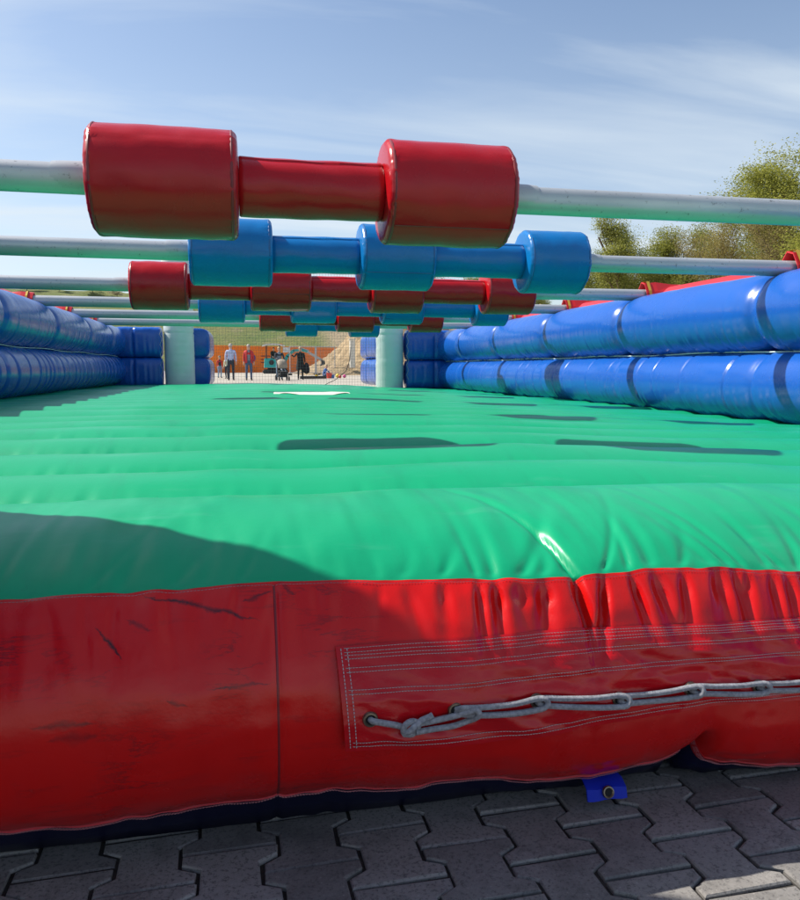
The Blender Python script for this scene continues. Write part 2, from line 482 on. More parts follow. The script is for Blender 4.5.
# ------------------------------------------------------------------ ground
GZ = -0.065
def gz(x, y):
    y = np.asarray(y, float); x = np.asarray(x, float)
    z = np.interp(y, [-400, 17, 38, 68, 72, 76, 92, 112, 160, 2500], [GZ, GZ, 0.18, 0.42, 0.5, 1.2, 6.4, 9.9, 9.4, 6.0])
    k = sstep(70, 110, y)
    z = z + 1.3 * k * sstep(5, -12, x)
    return z + k * (1.1 * vn(x / 14, y / 14, 3) + 0.5 * vn(x / 4, y / 4, 4))
xs = np.concatenate([np.linspace(-1500, -130, 14), np.linspace(-120, 160, 141), np.linspace(170, 1500, 14)])
ys = np.concatenate([np.linspace(-300, -8, 12), np.linspace(-4, 70, 38), np.linspace(71, 125, 50), np.linspace(130, 260, 20), np.linspace(300, 2200, 12)])
XX, YY = np.meshgrid(xs, ys)
ZZ = gz(XX, YY) - 0.02 * (YY < 12)
gv = np.stack([XX, YY, ZZ], -1).reshape(-1, 3)
gf = grid_faces(len(ys), len(xs))
fc = [0 if (YY.ravel()[q[0]] + YY.ravel()[q[2]]) / 2 < 72 else 1 for q in gf]
tag(mesh_obj('ground', gv, gf, [M['ground'], M['hill']], None, True, fc), kind='structure')

# paving: interlocking double-T concrete blocks in real relief on a bed of dark joint dirt
def paving():
    a, b, d = 0.137, 0.152, 0.016
    rot = Matrix.Rotation(math.radians(1.6), 3, 'Z')
    outl = []
    for t, s in ((-0.5, 1), (-0.30, 1), (-0.18, -1), (0.18, -1), (0.30, 1), (0.5, 1)):
        outl.append((a / 2 + s * d, t * b))
    outl += [(-x, y) for x, y in outl[::-1]]
    P = np.array(outl)
    def inset(P, k):
        n = len(P); Q = []
        for i in range(n):
            p0, p1, p2 = P[i - 1], P[i], P[(i + 1) % n]
            e1 = (p1 - p0) / np.linalg.norm(p1 - p0); e2 = (p2 - p1) / np.linalg.norm(p2 - p1)
            n1 = np.array([-e1[1], e1[0]]); n2 = np.array([-e2[1], e2[0]])
            h = (n1 + n2) / (1 + n1 @ n2)
            Q.append(p1 + h * k)
        return np.array(Q)
    m = MB()
    rr = random.Random(5)
    for c in range(-22, 32):
        for r in range(-12, 17):
            cx = c * a; cy = r * b + (b / 2 if c % 2 else 0)
            v0 = rot @ Vector((cx, cy, 0))
            if not (-2.6 < v0.x < 3.8 and -1.4 < v0.y < 2.2): continue
            ang = rr.gauss(0, 0.008); ca, sa = math.cos(ang), math.sin(ang)
            dz = rr.gauss(0, 0.0016); tx, ty = rr.gauss(0, 0.008), rr.gauss(0, 0.008)
            v = []
            for k, z in ((0.0038, -0.03), (0.0035, -0.0030), (0.0052, -0.0009), (0.0072, 0.0)):
                for (x, y) in inset(P, k):
                    jx, jy = (rr.gauss(0, 0.0007), rr.gauss(0, 0.0007)) if z > -0.02 else (0, 0)
                    x2, y2 = x * ca - y * sa + cx + jx, x * sa + y * ca + cy + jy
                    q = rot @ Vector((x2, y2, 0))
                    v.append((q.x, q.y, GZ + z + dz + tx * x + ty * y))
            n = len(P)
            f = grid_faces(4, n, True)
            f.append([3 * n + i for i in range(n)])
            m.add(v, f)
    return m
tag(paving().build('paving', M['paver'], None, False), kind='structure')
tag(mesh_obj('joint_dirt', [(-2.7, -1.5, GZ - 0.0065), (3.9, -1.5, GZ - 0.0065), (3.9, 2.3, GZ - 0.0065), (-2.7, 2.3, GZ - 0.0065)], [(0, 1, 2, 3)], M['asphalt_joint']), kind='structure')

# ------------------------------------------------------------------ the inflatable pitch
pitch = empty('inflatable_pitch', (0.85, 8.2, GZ), 0,
              'long inflatable football pitch with green floor, red front edge and blue tube walls', 'inflatable')
PIV = np.array([0.85, 8.2, GZ])
def pobj(name, v, f, mat, parent=None, **k):
    """verts in world coordinates, parented under the pitch (or one of its parts)"""
    v = np.asarray(v, float) - PIV
    return mesh_obj(name, v, f, mat, parent or pitch, **k)
def pmb(name, mb, mat, parent=None, **k):
    mb.v = [(x - PIV[0], y - PIV[1], z - PIV[2]) for x, y, z in mb.v]
    return mb.build(name, mat, parent or pitch, **k)

POLE_Y = [3.22, 5.03, 7.14, 9.05, 11.0, 12.85]
POLE_Z = 1.508
WL, WR = -2.20, 3.98
Y0, Y1 = 1.95, 14.35

_sx = [-2.4, -0.9, -0.378, -0.168, 0.05, 0.169, 0.40, 0.560, 0.598, 0.640, 0.746, 0.893, 1.071, 1.6, 4.1]
_sz = [0.405, 0.412, 0.416, 0.418, 0.419, 0.417, 0.404, 0.398, 0.395, 0.401, 0.404, 0.400, 0.382, 0.37, 0.36]
_bx = [-2.4, -0.41, -0.251, -0.085, 0.036, 0.143, 0.272, 0.335, 0.397, 0.547, 0.63, 0.714, 0.80, 0.845, 0.862, 0.884, 0.936, 1.124, 1.5, 4.1]
_bz = [0.012, 0.016, 0.017, 0.024, 0.024, 0.024, 0.015, 0.024, 0.020, -0.004, -0.010, -0.008, 0.006, 0.026, 0.036, 0.0, -0.02, -0.04, -0.035, -0.03]
def seam_z(X): return (np.interp(X - 0.008, _sx, _sz) + np.interp(X, _sx, _sz) + np.interp(X + 0.008, _sx, _sz)) / 3 + 0.0025 * vn(np.asarray(X) * 26, 0 * np.asarray(X), 9)
def bot_z(X): return (np.interp(X - 0.01, _bx, _bz) + np.interp(X + 0.01, _bx, _bz)) / 2
def crest_z(X): return np.interp(X, [-2.4, -1.5, 0.3, 1.0, 1.5, 3.8, 4.1], [0.49, 0.497, 0.503, 0.498, 0.478, 0.385, 0.38])

# gathers of the cloth at the red/green seam
GATH = []
x = -1.0
gr = random.Random(3)
while x < 2.1:
    strong = 0.35 + 0.65 * float(sstep(0.12, 0.45, x))
    GATH.append((x, gr.uniform(0.006, 0.012), gr.uniform(0.006, 0.0135) * strong * (1 + 0.75 * float(sstep(0.25, 0.45, x))), gr.uniform(0.06, 0.16), gr.uniform(-0.35, 0.35), gr.uniform(0.10, 0.30), gr.uniform(-0.3, 0.5)))
    x += gr.uniform(0.026, 0.075) if x > 0.15 else gr.uniform(0.03, 0.08)

GATH = [(g[0], g[1], g[2], g[3], 0.10, g[5], g[6]) if 0.41 < g[0] < 0.49 else g for g in GATH]
def front_disp(X, s):
    """displacement along the outward normal; s = metres from the seam (up is positive)"""
    D = np.zeros_like(X)
    for (x0, w, d, Lr, sl, Lg, sg) in GATH:
        red = s < 0
        sh = np.where(red, sl * s, sg * s)
        L = np.where(red, Lr, Lg)
        ww = w * (1 + np.abs(s) / L * 0.9)
        D -= np.where(red, d, np.minimum(d * 0.42, 0.0045)) * np.exp(-((X - x0 - sh) / ww) ** 2) * np.exp(-(np.abs(s) / L) ** 1.5) * 1.25 * (0.12 + 0.88 * sstep(0.0, 0.035, np.abs(s)))
    # deep baffle crease running up over the green roll, leaning left, and down the red
    cx = 0.600 - 0.16 * np.clip(s, 0, 0.4) - 0.42 * np.clip(s - 0.12, 0, 1) ** 1.5
    g = np.where(s > 0, 0.015 * (1 - 0.75 * sstep(0.05, 0.40, s)), 0.020 * np.exp(-(s / 0.16) ** 2))
    D -= g * np.exp(-((X - cx) / (0.0075 + 0.014 * np.clip(s, 0, 1))) ** 2)
    cx2 = cx + 0.035
    D += np.where(s > 0, 0.0015 * sstep(0.0, 0.06, s) * (1 - sstep(0.2, 0.4, s)), 0) * np.exp(-((X - cx2) / 0.012) ** 2)
    # notch between the two swollen chambers at the bottom right
    nb = 0.050 * sstep(-0.27, -0.40, s)
    D -= nb * np.exp(-((X - 0.862) / 0.013) ** 2)
    # vertical sewn seam on the left
    D -= np.where(s < 0, 0.004, 0.0) * np.exp(-((X - 0.048) / 0.006) ** 2)
    # soft dents
    D += 0.0045 * vn(X * 5.0, s * 5.0, 1) + 0.0022 * vn(X * 17, s * 11, 2) + np.where(s < 0, 0.0020 * vn(X * 38, s * 9, 5) + 0.0022 * np.abs(vn(X * 9 + s * 14, s * 26 - X * 5, 6)) ** 2, 0.0010 * vn(X * 44, s * 8, 5))
    return D

def bez(p0, p1, p2, p3, t):
    return p0 * (1 - t) ** 3 + 3 * p1 * t * (1 - t) ** 2 + 3 * p2 * t * t * (1 - t) + p3 * t ** 3
def red_pt(X, t, off=0.0, disp=True):
    zs, zb = seam_z(X), bot_z(X)
    H = zs - zb
    w = sstep(0.30, 0.75, X)
    P = [(1.300 + 0.012 * w, zb), (1.125 + 0.068 * w, zb + (0.18 - 0.07 * w) * H), (1.140 - 0.012 * w, zs - (0.27 + 0.10 * w) * H), (1.275, zs)]
    f = lambda t: (bez(*[p[0] + 0 * X for p in P], t), bez(*[p[1] for p in P], t))
    y, z = f(t); y2, z2 = f(np.clip(t + 0.01, 0, 1.01)); y1, z1 = f(np.clip(t - 0.01, -0.01, 1))
    ty, tz = y2 - y1, z2 - z1
    l = np.sqrt(ty ** 2 + tz ** 2) + 1e-9
    ny, nz = -tz / l, ty / l
    s = (t - 1) * H * 1.08
    D = (front_disp(X, s) if disp else 0) + off
    return np.stack([X, y + ny * D, z + nz * D], -1)
def green_pt(X, t):
    zs, zc = seam_z(X), crest_z(X)
    P = [(1.275, zs), (1.328, zs + 0.050), (1.46, zc + 0.004), (1.650, zc)]
    f = lambda t: (bez(*[p[0] + 0 * X for p in P], t), bez(*[p[1] for p in P], t))
    y, z = f(t); y2, z2 = f(t + 0.01); y1, z1 = f(t - 0.01)
    ty, tz = y2 - y1, z2 - z1
    l = np.sqrt(ty ** 2 + tz ** 2) + 1e-9
    s = t * 0.40
    D = front_disp(X, s)
    return np.stack([X, y - tz / l * D, z + ty / l * D], -1)
PER = 0.50
def floor_z(X, Y):
    k = np.interp(Y, [1.65, 2.15, 2.65, 4.47, 6.58, 8.49, 10.44, 12.29, 14.4], [0, 1, 2, 6, 10, 14, 18, 22, 26])
    A = 0.074 * (1 - 0.35 * sstep(3, 14, Y))
    wav = 0.10 * vn(X * 0.7, np.floor(k + 0.5) * 3.1, 8)
    c = np.abs(np.cos(PI * (k + wav * sstep(0.1, 0.6, k)))) ** 0.75
    z = crest_z(X) + 0.016 * sstep(2.4, 4.0, Y) * (1 - sstep(9, 13.5, Y)) - A * (1 - c)
    z += 0.010 * vn(X * 1.1, Y * 1.2, 6) * sstep(1.65, 2.2, Y) + 0.0035 * vn(X * 5, Y * 2.0, 7)
    fade = 1 - sstep(0.0, 0.12, Y - 1.65)
    D = front_disp(X, 0.40 + (Y - 1.65)) * fade
    z = z + D
    # narrow puckers along each valley seam
    z += 0.008 * vn(X * 34, np.floor(k) * 2.3, 12) * (1 - c) ** 2 * sstep(1.7, 2.0, Y)
    return z

XF = np.concatenate([np.linspace(WL - 0.15, -0.85, 28), np.arange(-0.83, 1.75, 0.0048), np.linspace(1.77, WR + 0.1, 56)])
tr = np.linspace(0, 1, 90)
V = np.concatenate([red_pt(XF, np.full_like(XF, t)) for t in tr])
front = pobj('front_wall', V, grid_faces(len(tr), len(XF)), M['red_front'])
tg = np.linspace(0, 1, 60)
yf = np.concatenate([1.65 + np.arange(1, 75) * 0.02, np.arange(3.16, 6, 0.035), np.arange(6.0, 14.36, 0.05)])
rows = [green_pt(XF, np.full_like(XF, t)) for t in tg]
rows += [np.stack([XF, np.full_like(XF, y), floor_z(XF, np.full_like(XF, y))], -1) for y in yf]
floor = pobj('play_floor', np.concatenate(rows), grid_faces(len(rows), len(XF)), M['green'])
# white round spot in the middle of the floor
sp_v, sp_f = [], []
rs = np.linspace(0, 0.42, 40); na = 96
for r in rs:
    for k in range(na):
        a = 2 * PI * k / na
        px, py = 0.77 + r * math.cos(a), 8.35 + r * math.sin(a) * 1.2
        sp_v.append((px, py, float(floor_z(np.array([px]), np.array([py]))[0]) + 0.006))
pobj('centre_spot', sp_v, grid_faces(len(rs), na, True), M['spot'], floor)
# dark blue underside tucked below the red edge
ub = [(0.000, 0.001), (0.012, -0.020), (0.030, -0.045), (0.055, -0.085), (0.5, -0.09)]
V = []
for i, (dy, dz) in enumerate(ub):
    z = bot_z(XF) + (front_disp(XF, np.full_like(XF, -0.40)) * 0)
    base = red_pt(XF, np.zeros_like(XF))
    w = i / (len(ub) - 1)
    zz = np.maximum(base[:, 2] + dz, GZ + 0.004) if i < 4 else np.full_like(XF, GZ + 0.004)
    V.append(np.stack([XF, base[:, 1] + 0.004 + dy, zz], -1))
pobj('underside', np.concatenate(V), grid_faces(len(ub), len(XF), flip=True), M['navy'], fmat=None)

# ---- stitched lines
def stitches(mb, fn, u0, u1, step=0.0052, duty=0.80, w=0.0011, up=0.0012):
    """fn(array u) -> (N,3) points; lays short flat threads along it"""
    n = max(2, int((u1 - u0) / step))
    a = u0 + np.arange(n) * step
    P, Q = fn(a), fn(a + step * duty)
    for p, q in zip(P, Q):
        t = q - p; l = np.linalg.norm(t)
        if l < 1e-5: continue
        t /= l
        s = np.cross(t, np.array([0, -1, 0.0])); ls = np.linalg.norm(s)
        s = s / ls * w / 2
        nrm = np.array([0, -1, 0.0]) * up
        mid = (p + q) / 2 + nrm
        mb.add([p - s, q - s, q + s, p + s, mid - s, mid + s], [(0, 4, 5, 3), (4, 1, 2, 5)])
Vh = []
for tt, off in ((-0.012, -0.002), (-0.012, 0.0030), (0.0, 0.0042), (0.02, 0.0036), (0.045, 0.0030), (0.062, 0.0026), (0.062, -0.001)):
    Vh.append(red_pt(XF, np.full_like(XF, tt), off + 0.0012 * (vn(XF * 30, 0 * XF + tt * 9, 33) if off > 0.002 else 0)))
pobj('hem_band', np.concatenate(Vh), grid_faces(len(Vh), len(XF)), M['red_hem'], front, sharp=50)
mb = MB()
for tt in (0.016, 0.034, 0.050):
    stitches(mb, lambda u, tt=tt: red_pt(u, np.full_like(u, tt), 0.0052), -0.6, 1.5)
stitches(mb, lambda u: red_pt(u, np.full_like(u, 0.988), 0.0010), -0.6, 1.5, 0.0058)
pmb('hem_stitching', mb, M['thread_red'], front, smooth=False)
# raised tape along the vertical sewn seam of the red front
ts = np.linspace(0.01, 0.985, 60)
seam_x = lambda t: 0.048 - 0.0 * (1 - t) * 0.4
Vt = []
for o, off in ((-0.0028, -0.0012), (-0.0012, 0.0016), (0.0012, 0.0016), (0.0028, -0.0012)):
    Vt.append(red_pt(seam_x(ts) + o, ts, off))
pobj('seam_tape', np.concatenate(Vt), grid_faces(4, len(ts), flip=True), M['red_seam'], front)

# ---- lacing flap with rope
_ftx = [0.143, 0.27, 0.40, 0.51, 0.808, 1.015, 1.8]; _ftz = [0.326, 0.325, 0.322, 0.322, 0.314, 0.308, 0.30]
_fbx = [0.148, 0.293, 0.379, 0.522, 0.709, 0.827, 0.992, 1.8]; _fbz = [0.166, 0.157, 0.153, 0.152, 0.161, 0.168, 0.164, 0.16]
def flap_pt(X, v, off=0.0):
    """v 0 bottom .. 1 top of the flap; hugs the swollen front, hangs loose towards its lower edge"""
    X = np.asarray(X, float); v = np.asarray(v, float)
    z = np.interp(X, _fbx, _fbz) * (1 - v) + np.interp(X, _ftx, _ftz) * v
    zs, zb = seam_z(X), bot_z(X); H = zs - zb
    t = np.clip((z - zb) / H, 0, 1)
    w_ = sstep(0.30, 0.75, X)
    for _ in range(8):      # invert the profile: find t with that height
        zz = bez(zb, zb + (0.18 - 0.07 * w_) * H, zs - (0.27 + 0.10 * w_) * H, zs, t)
        t = np.clip(t + (z - zz) / H, 0, 1)
    base = red_pt(X, t, 0.0, False)
    soft = front_disp(X, (t - 1) * H * 1.08) * v ** 2 * 0.8
    loose = 0.006 + 0.010 * (1 - v) ** 1.3
    e = (X - 0.143)
    wr = 0.0060 * vn(X * 9 + v * 1.5, v * 3.2, 21) * (1 - v * 0.6)
    ph = X * 16 + v * 3.0 + 1.3 * vn(X * 4, v * 2.5, 22)
    wr += 0.0034 * np.abs(np.sin(ph)) ** 3 * (1 - 0.7 * v) - 0.002
    wr += 0.0022 * vn(X * 30 + v * 4, v * 12, 23)
    for fx_, fv_, am, sd_, sk_ in ((5.5, 2.4, 0.0075, 61, 1.2), (11, 3.2, 0.0045, 62, -1.6), (20, 7, 0.0022, 63, 2.0)):
        wr += am * (0.5 - np.abs(vn(X * fx_ + sk_ * v, v * fv_ + X * 1.5, sd_)) ** 0.8) * (1 - 0.55 * v)
    wr *= 0.45 + 0.55 * sstep(0.0, 0.12, v) * sstep(1.0, 0.7, v)
    wr *= sstep(-0.002, 0.05, e) * 0.8 + 0.2
    D = loose + wr + soft + off
    # local outward direction in the Y-Z plane
    ny = -0.97; nz = np.interp(t, [0, 0.5, 1], [-0.5, 0.05, 0.55]); l = np.sqrt(ny ** 2 + nz ** 2)
    return np.stack([X, base[..., 1] + ny / l * D, base[..., 2] + nz / l * D], -1)
fx = np.concatenate([np.arange(0.143, 1.30, 0.0045), np.arange(1.31, 1.8, 0.02)])
fvv = np.linspace(0, 1, 64)
def flap_x(X, v):  # the short end slants a little
    e = np.clip(1 - (X - 0.143) / 0.2, 0, 1)
    return X + e * (0.010 * (1 - v))
V = [flap_pt(flap_x(fx, v), np.full_like(fx, v)) for v in fvv]
Vb = [flap_pt(flap_x(fx, v), np.full_like(fx, v), -0.0025) for v in fvv]
nv = len(fx) * len(fvv)
F = grid_faces(len(fvv), len(fx)) + grid_faces(len(fvv), len(fx), off=nv, flip=True)
nc = len(fx)
for i in range(nc - 1):
    F.append((nv + i, nv + i + 1, i + 1, i))
    k = (len(fvv) - 1) * nc
    F.append((k + i, k + i + 1, nv + k + i + 1, nv + k + i))
for j in range(len(fvv) - 1):
    F.append((j * nc, (j + 1) * nc, nv + (j + 1) * nc, nv + j * nc))
flap = pobj('lacing_flap', np.concatenate(V + Vb), F, M['red_flap'], sharp=60)
mb = MB()
for v in (0.975, 0.945, 0.915, 0.885, 0.80, 0.765, 0.60, 0.565):
    wig = v
    stitches(mb, lambda u, v=v: flap_pt(flap_x(u, v), v + 0.006 * vn(u * 6, u * 0, int(v * 100)), 0.0012), 0.156, 1.4)
for v in (0.055, 0.10):
    stitches(mb, lambda u, v=v: flap_pt(flap_x(u, v), v + 0 * u, 0.0012), 0.156, 1.4)
for dx in (0.008, 0.018):
    n = 30
    def col(u, dx=dx):
        return flap_pt(0.143 + dx + 0.010 * (1 - u), u, 0.0012)
    a = np.arange(0.04, 0.97, 0.034)
    for p, q in zip(col(a), col(a + 0.023)):
        s = np.array([0.0007, 0, 0]); n_ = np.array([0, -0.001, 0])
        mb.add([p - s + n_, q - s + n_, q + s + n_, p + s + n_], [(0, 3, 2, 1)])
pmb('stitching', mb, M['thread'], flap, smooth=False)
EYX = [0.193, 0.336, 0.483, 0.636, 0.776, 0.916, 1.062, 1.205]
EYZ = [0.216, 0.217, 0.214, 0.201, 0.207, 0.198, 0.196, 0.195]
def flap_at(X, Z, off=0.0):
    zb = np.interp(X, _fbx, _fbz); zt = np.interp(X, _ftx, _ftz)
    return flap_pt(np.array([X]), np.array([(Z - zb) / (zt - zb)]), off)[0]
def ring_mb(c, r_in, r_out, n=28, depth=0.004, tilt=0.0, axis='y'):
    m = MB()
    prof = [(r_in, 0.002), (r_in * 0.98, -0.002), (r_in + (r_out - r_in) * 0.3, -depth), (r_in + (r_out - r_in) * 0.75, -depth * 0.9), (r_out, 0.0005)]
    v = []
    for (r, y) in prof:
        for k in range(n):
            a = 2 * PI * k / n
            q = Matrix.Rotation(tilt, 3, 'X') @ Vector((r * math.cos(a), y, r * math.sin(a)))
            v.append(Vector(c) + q)
    m.add(v, grid_faces(len(prof), n, True, flip=True))
    return m
def hole_mb(c, r, tilt=0.0, n=20, y=-0.0012):
    m = MB(); v = []
    for k in range(n):
        a = 2 * PI * k / n
        v.append(Vector(c) + Matrix.Rotation(tilt, 3, 'X') @ Vector((r * math.cos(a), y, r * math.sin(a))))
    return v
eyes = []
for X_, Z_ in zip(EYX, EYZ):
    c = flap_at(X_, Z_, 0.001)
    eyes.append(c)
    m_ = ring_mb(c, 0.0075, 0.0130)
    hv = hole_mb(c, 0.0078)
    m_.add(hv, [list(range(len(hv)))[::1]], 1)
    pmb('eyelet', m_, [M['brass'], M['hole']], flap)

# rope: single strand out of the first eyelet to a knot, then a chain of double loops
RR = 0.0049
def densify(pts, step=0.0022):
    pts = [np.array(p, float) for p in pts]
    P = [2 * pts[0] - pts[1]] + pts + [2 * pts[-1] - pts[-2]]
    out = []
    for i in range(1, len(P) - 2):
        p0, p1, p2, p3 = P[i - 1:i + 3]
        n = max(2, int(np.linalg.norm(p2 - p1) / step))
        for k in range(n):
            t = k / n
            out.append(0.5 * ((2 * p1) + (-p0 + p2) * t + (2 * p0 - 5 * p1 + 4 * p2 - p3) * t * t + (-p0 + 3 * p1 - 3 * p2 + p3) * t ** 3))
    out.append(pts[-1])
    return out
def rope_tube(mb, pts, r=RR, n=14):
    pts = [Vector(p) for p in densify(pts)]
    N = None; v = []; s = 0
    for i, p in enumerate(pts):
        T = (pts[min(i + 1, len(pts) - 1)] - pts[max(i - 1, 0)]).normalized()
        if i: s += (p - pts[i - 1]).length
        up = N if N is not None else (Vector((0, 0, 1)) if abs(T.z) < 0.9 else Vector((1, 0, 0)))
        N = (up - T * up.dot(T)).normalized(); B = T.cross(N)
        for k in range(n):
            a = 2 * PI * k / n
            br = 1 + 0.085 * math.sin(4 * a + s * 2 * PI / 0.010) * math.sin(4 * a - s * 2 * PI / 0.010)
            v.append(p + (N * math.cos(a) + B * math.sin(a)) * r * br)
    f = grid_faces(len(pts), n, True)
    f.append(list(range(n))[::-1]); f.append([(len(pts) - 1) * n + k for k in range(n)])
    mb.add(v, f)
def on(X, Z, o): return flap_at(X, Z, o)
rb = MB()
E0 = eyes[0]
kx, kz = 0.258, 0.199
# single strand
rope_tube(rb, [E0 + np.array([0, 0.012, 0]), E0 + np.array([0.002, -0.006, 0]), on(0.212, 0.211, 0.008), on(0.235, 0.205, 0.008), on(0.250, 0.199, 0.009)])
# the knot: two turns and a short free end
def knot_pts(ph, tilt, rad, o):
    return [on(kx + rad * math.cos(a + ph), kz + rad * 0.85 * math.sin(a + ph), o + 0.006 * math.sin(a + tilt)) for a in np.linspace(0, 2 * PI * 0.97, 12)]
rope_tube(rb, knot_pts(0.5, 0.0, 0.0135, 0.010))
rope_tube(rb, [on(0.246, 0.191, 0.010), on(0.254, 0.198, 0.018), on(0.264, 0.205, 0.019), on(0.276, 0.209, 0.012), on(0.288, 0.211, 0.010), on(0.296, 0.214, 0.009)])
def loop(x0, z0, x1, z1, start_y, gap0, gap1, sagz, lift):
    """two strands from (x0,z0) to a rounded end past the eyelet at (x1,z1)"""
    up = [(0.0, gap0), (0.25, gap0 * 0.9 + gap1 * 0.1), (0.6, (gap0 + gap1) / 2), (0.88, gap1), ]
    pts = []
    L = x1 - x0
    for f_, g in up:
        pts.append(on(x0 + L * f_, z0 + (z1 - z0) * f_ + g - sagz * math.sin(PI * f_), 0.008 + lift * f_))
    pts.append(on(x1 - 0.004, z1 + gap1 * 0.75, 0.010 + lift))
    pts.append(on(x1 + 0.001, z1, 0.011 + lift))
    pts.append(on(x1 - 0.004, z1 - gap1 * 0.75, 0.010 + lift))
    for f_, g in up[::-1]:
        pts.append(on(x0 + L * f_, z0 + (z1 - z0) * f_ - g - sagz * math.sin(PI * f_), 0.008 + lift * f_))
    return pts
rope_tube(rb, loop(0.266, 0.197, EYX[1] + 0.036, EYZ[1] - 0.006, 0, 0.0058, 0.0095, 0.004, 0.006))
for i in range(1, len(EYX) - 1):
    e = eyes[i]
    pts = loop(EYX[i] + 0.012, EYZ[i] - 0.001, EYX[i + 1] + 0.014, EYZ[i + 1] - 0.001, 0, 0.0060, 0.0088, 0.002 + 0.002 * (i % 2), 0.005)
    pts = [e + np.array([0.001, 0.012, 0.003]), e + np.array([0.003, -0.004, 0.003])] + pts + [e + np.array([0.003, -0.004, -0.003]), e + np.array([0.001, 0.012, -0.003])]
    rope_tube(rb, pts)
rope = rb.build('lacing_rope', M['rope'], None)
tag(rope, 'grey braided rope knotted and looped through the eyelets of the red front flap', 'rope')

# blue anchor tab with eyelet, lying out from under the edge
tabm = MB()
tx0, tx1, yb = 0.630, 0.712, 1.275
n = 8
v = []
for j, (yy, zz) in enumerate([(1.34, -0.014), (1.288, -0.013), (1.270, -0.022), (1.264, -0.042)]):
    for i in range(n):
        xx = tx0 + (tx1 - tx0) * i / (n - 1)
        v.append((xx, yy, zz + 0.0015 * math.sin(i * 1.3 + j)))
f = grid_faces(4, n)
v2 = [(a, b + 0.003, c - 0.001) for a, b, c in v]
tabm.add(v, f); tabm.add(v2, [q[::-1] for q in f])
tab = pmb('anchor_tab', tabm, M['tab_blue'])
c = (0.672, 1.2655, -0.0275)
m_ = ring_mb(c, 0.0072, 0.0122, tilt=-0.3)
m_.add(hole_mb(c, 0.0076, -0.3), [list(range(20))], 1)
pmb('eyelet', m_, [M['brass'], M['hole']], tab)

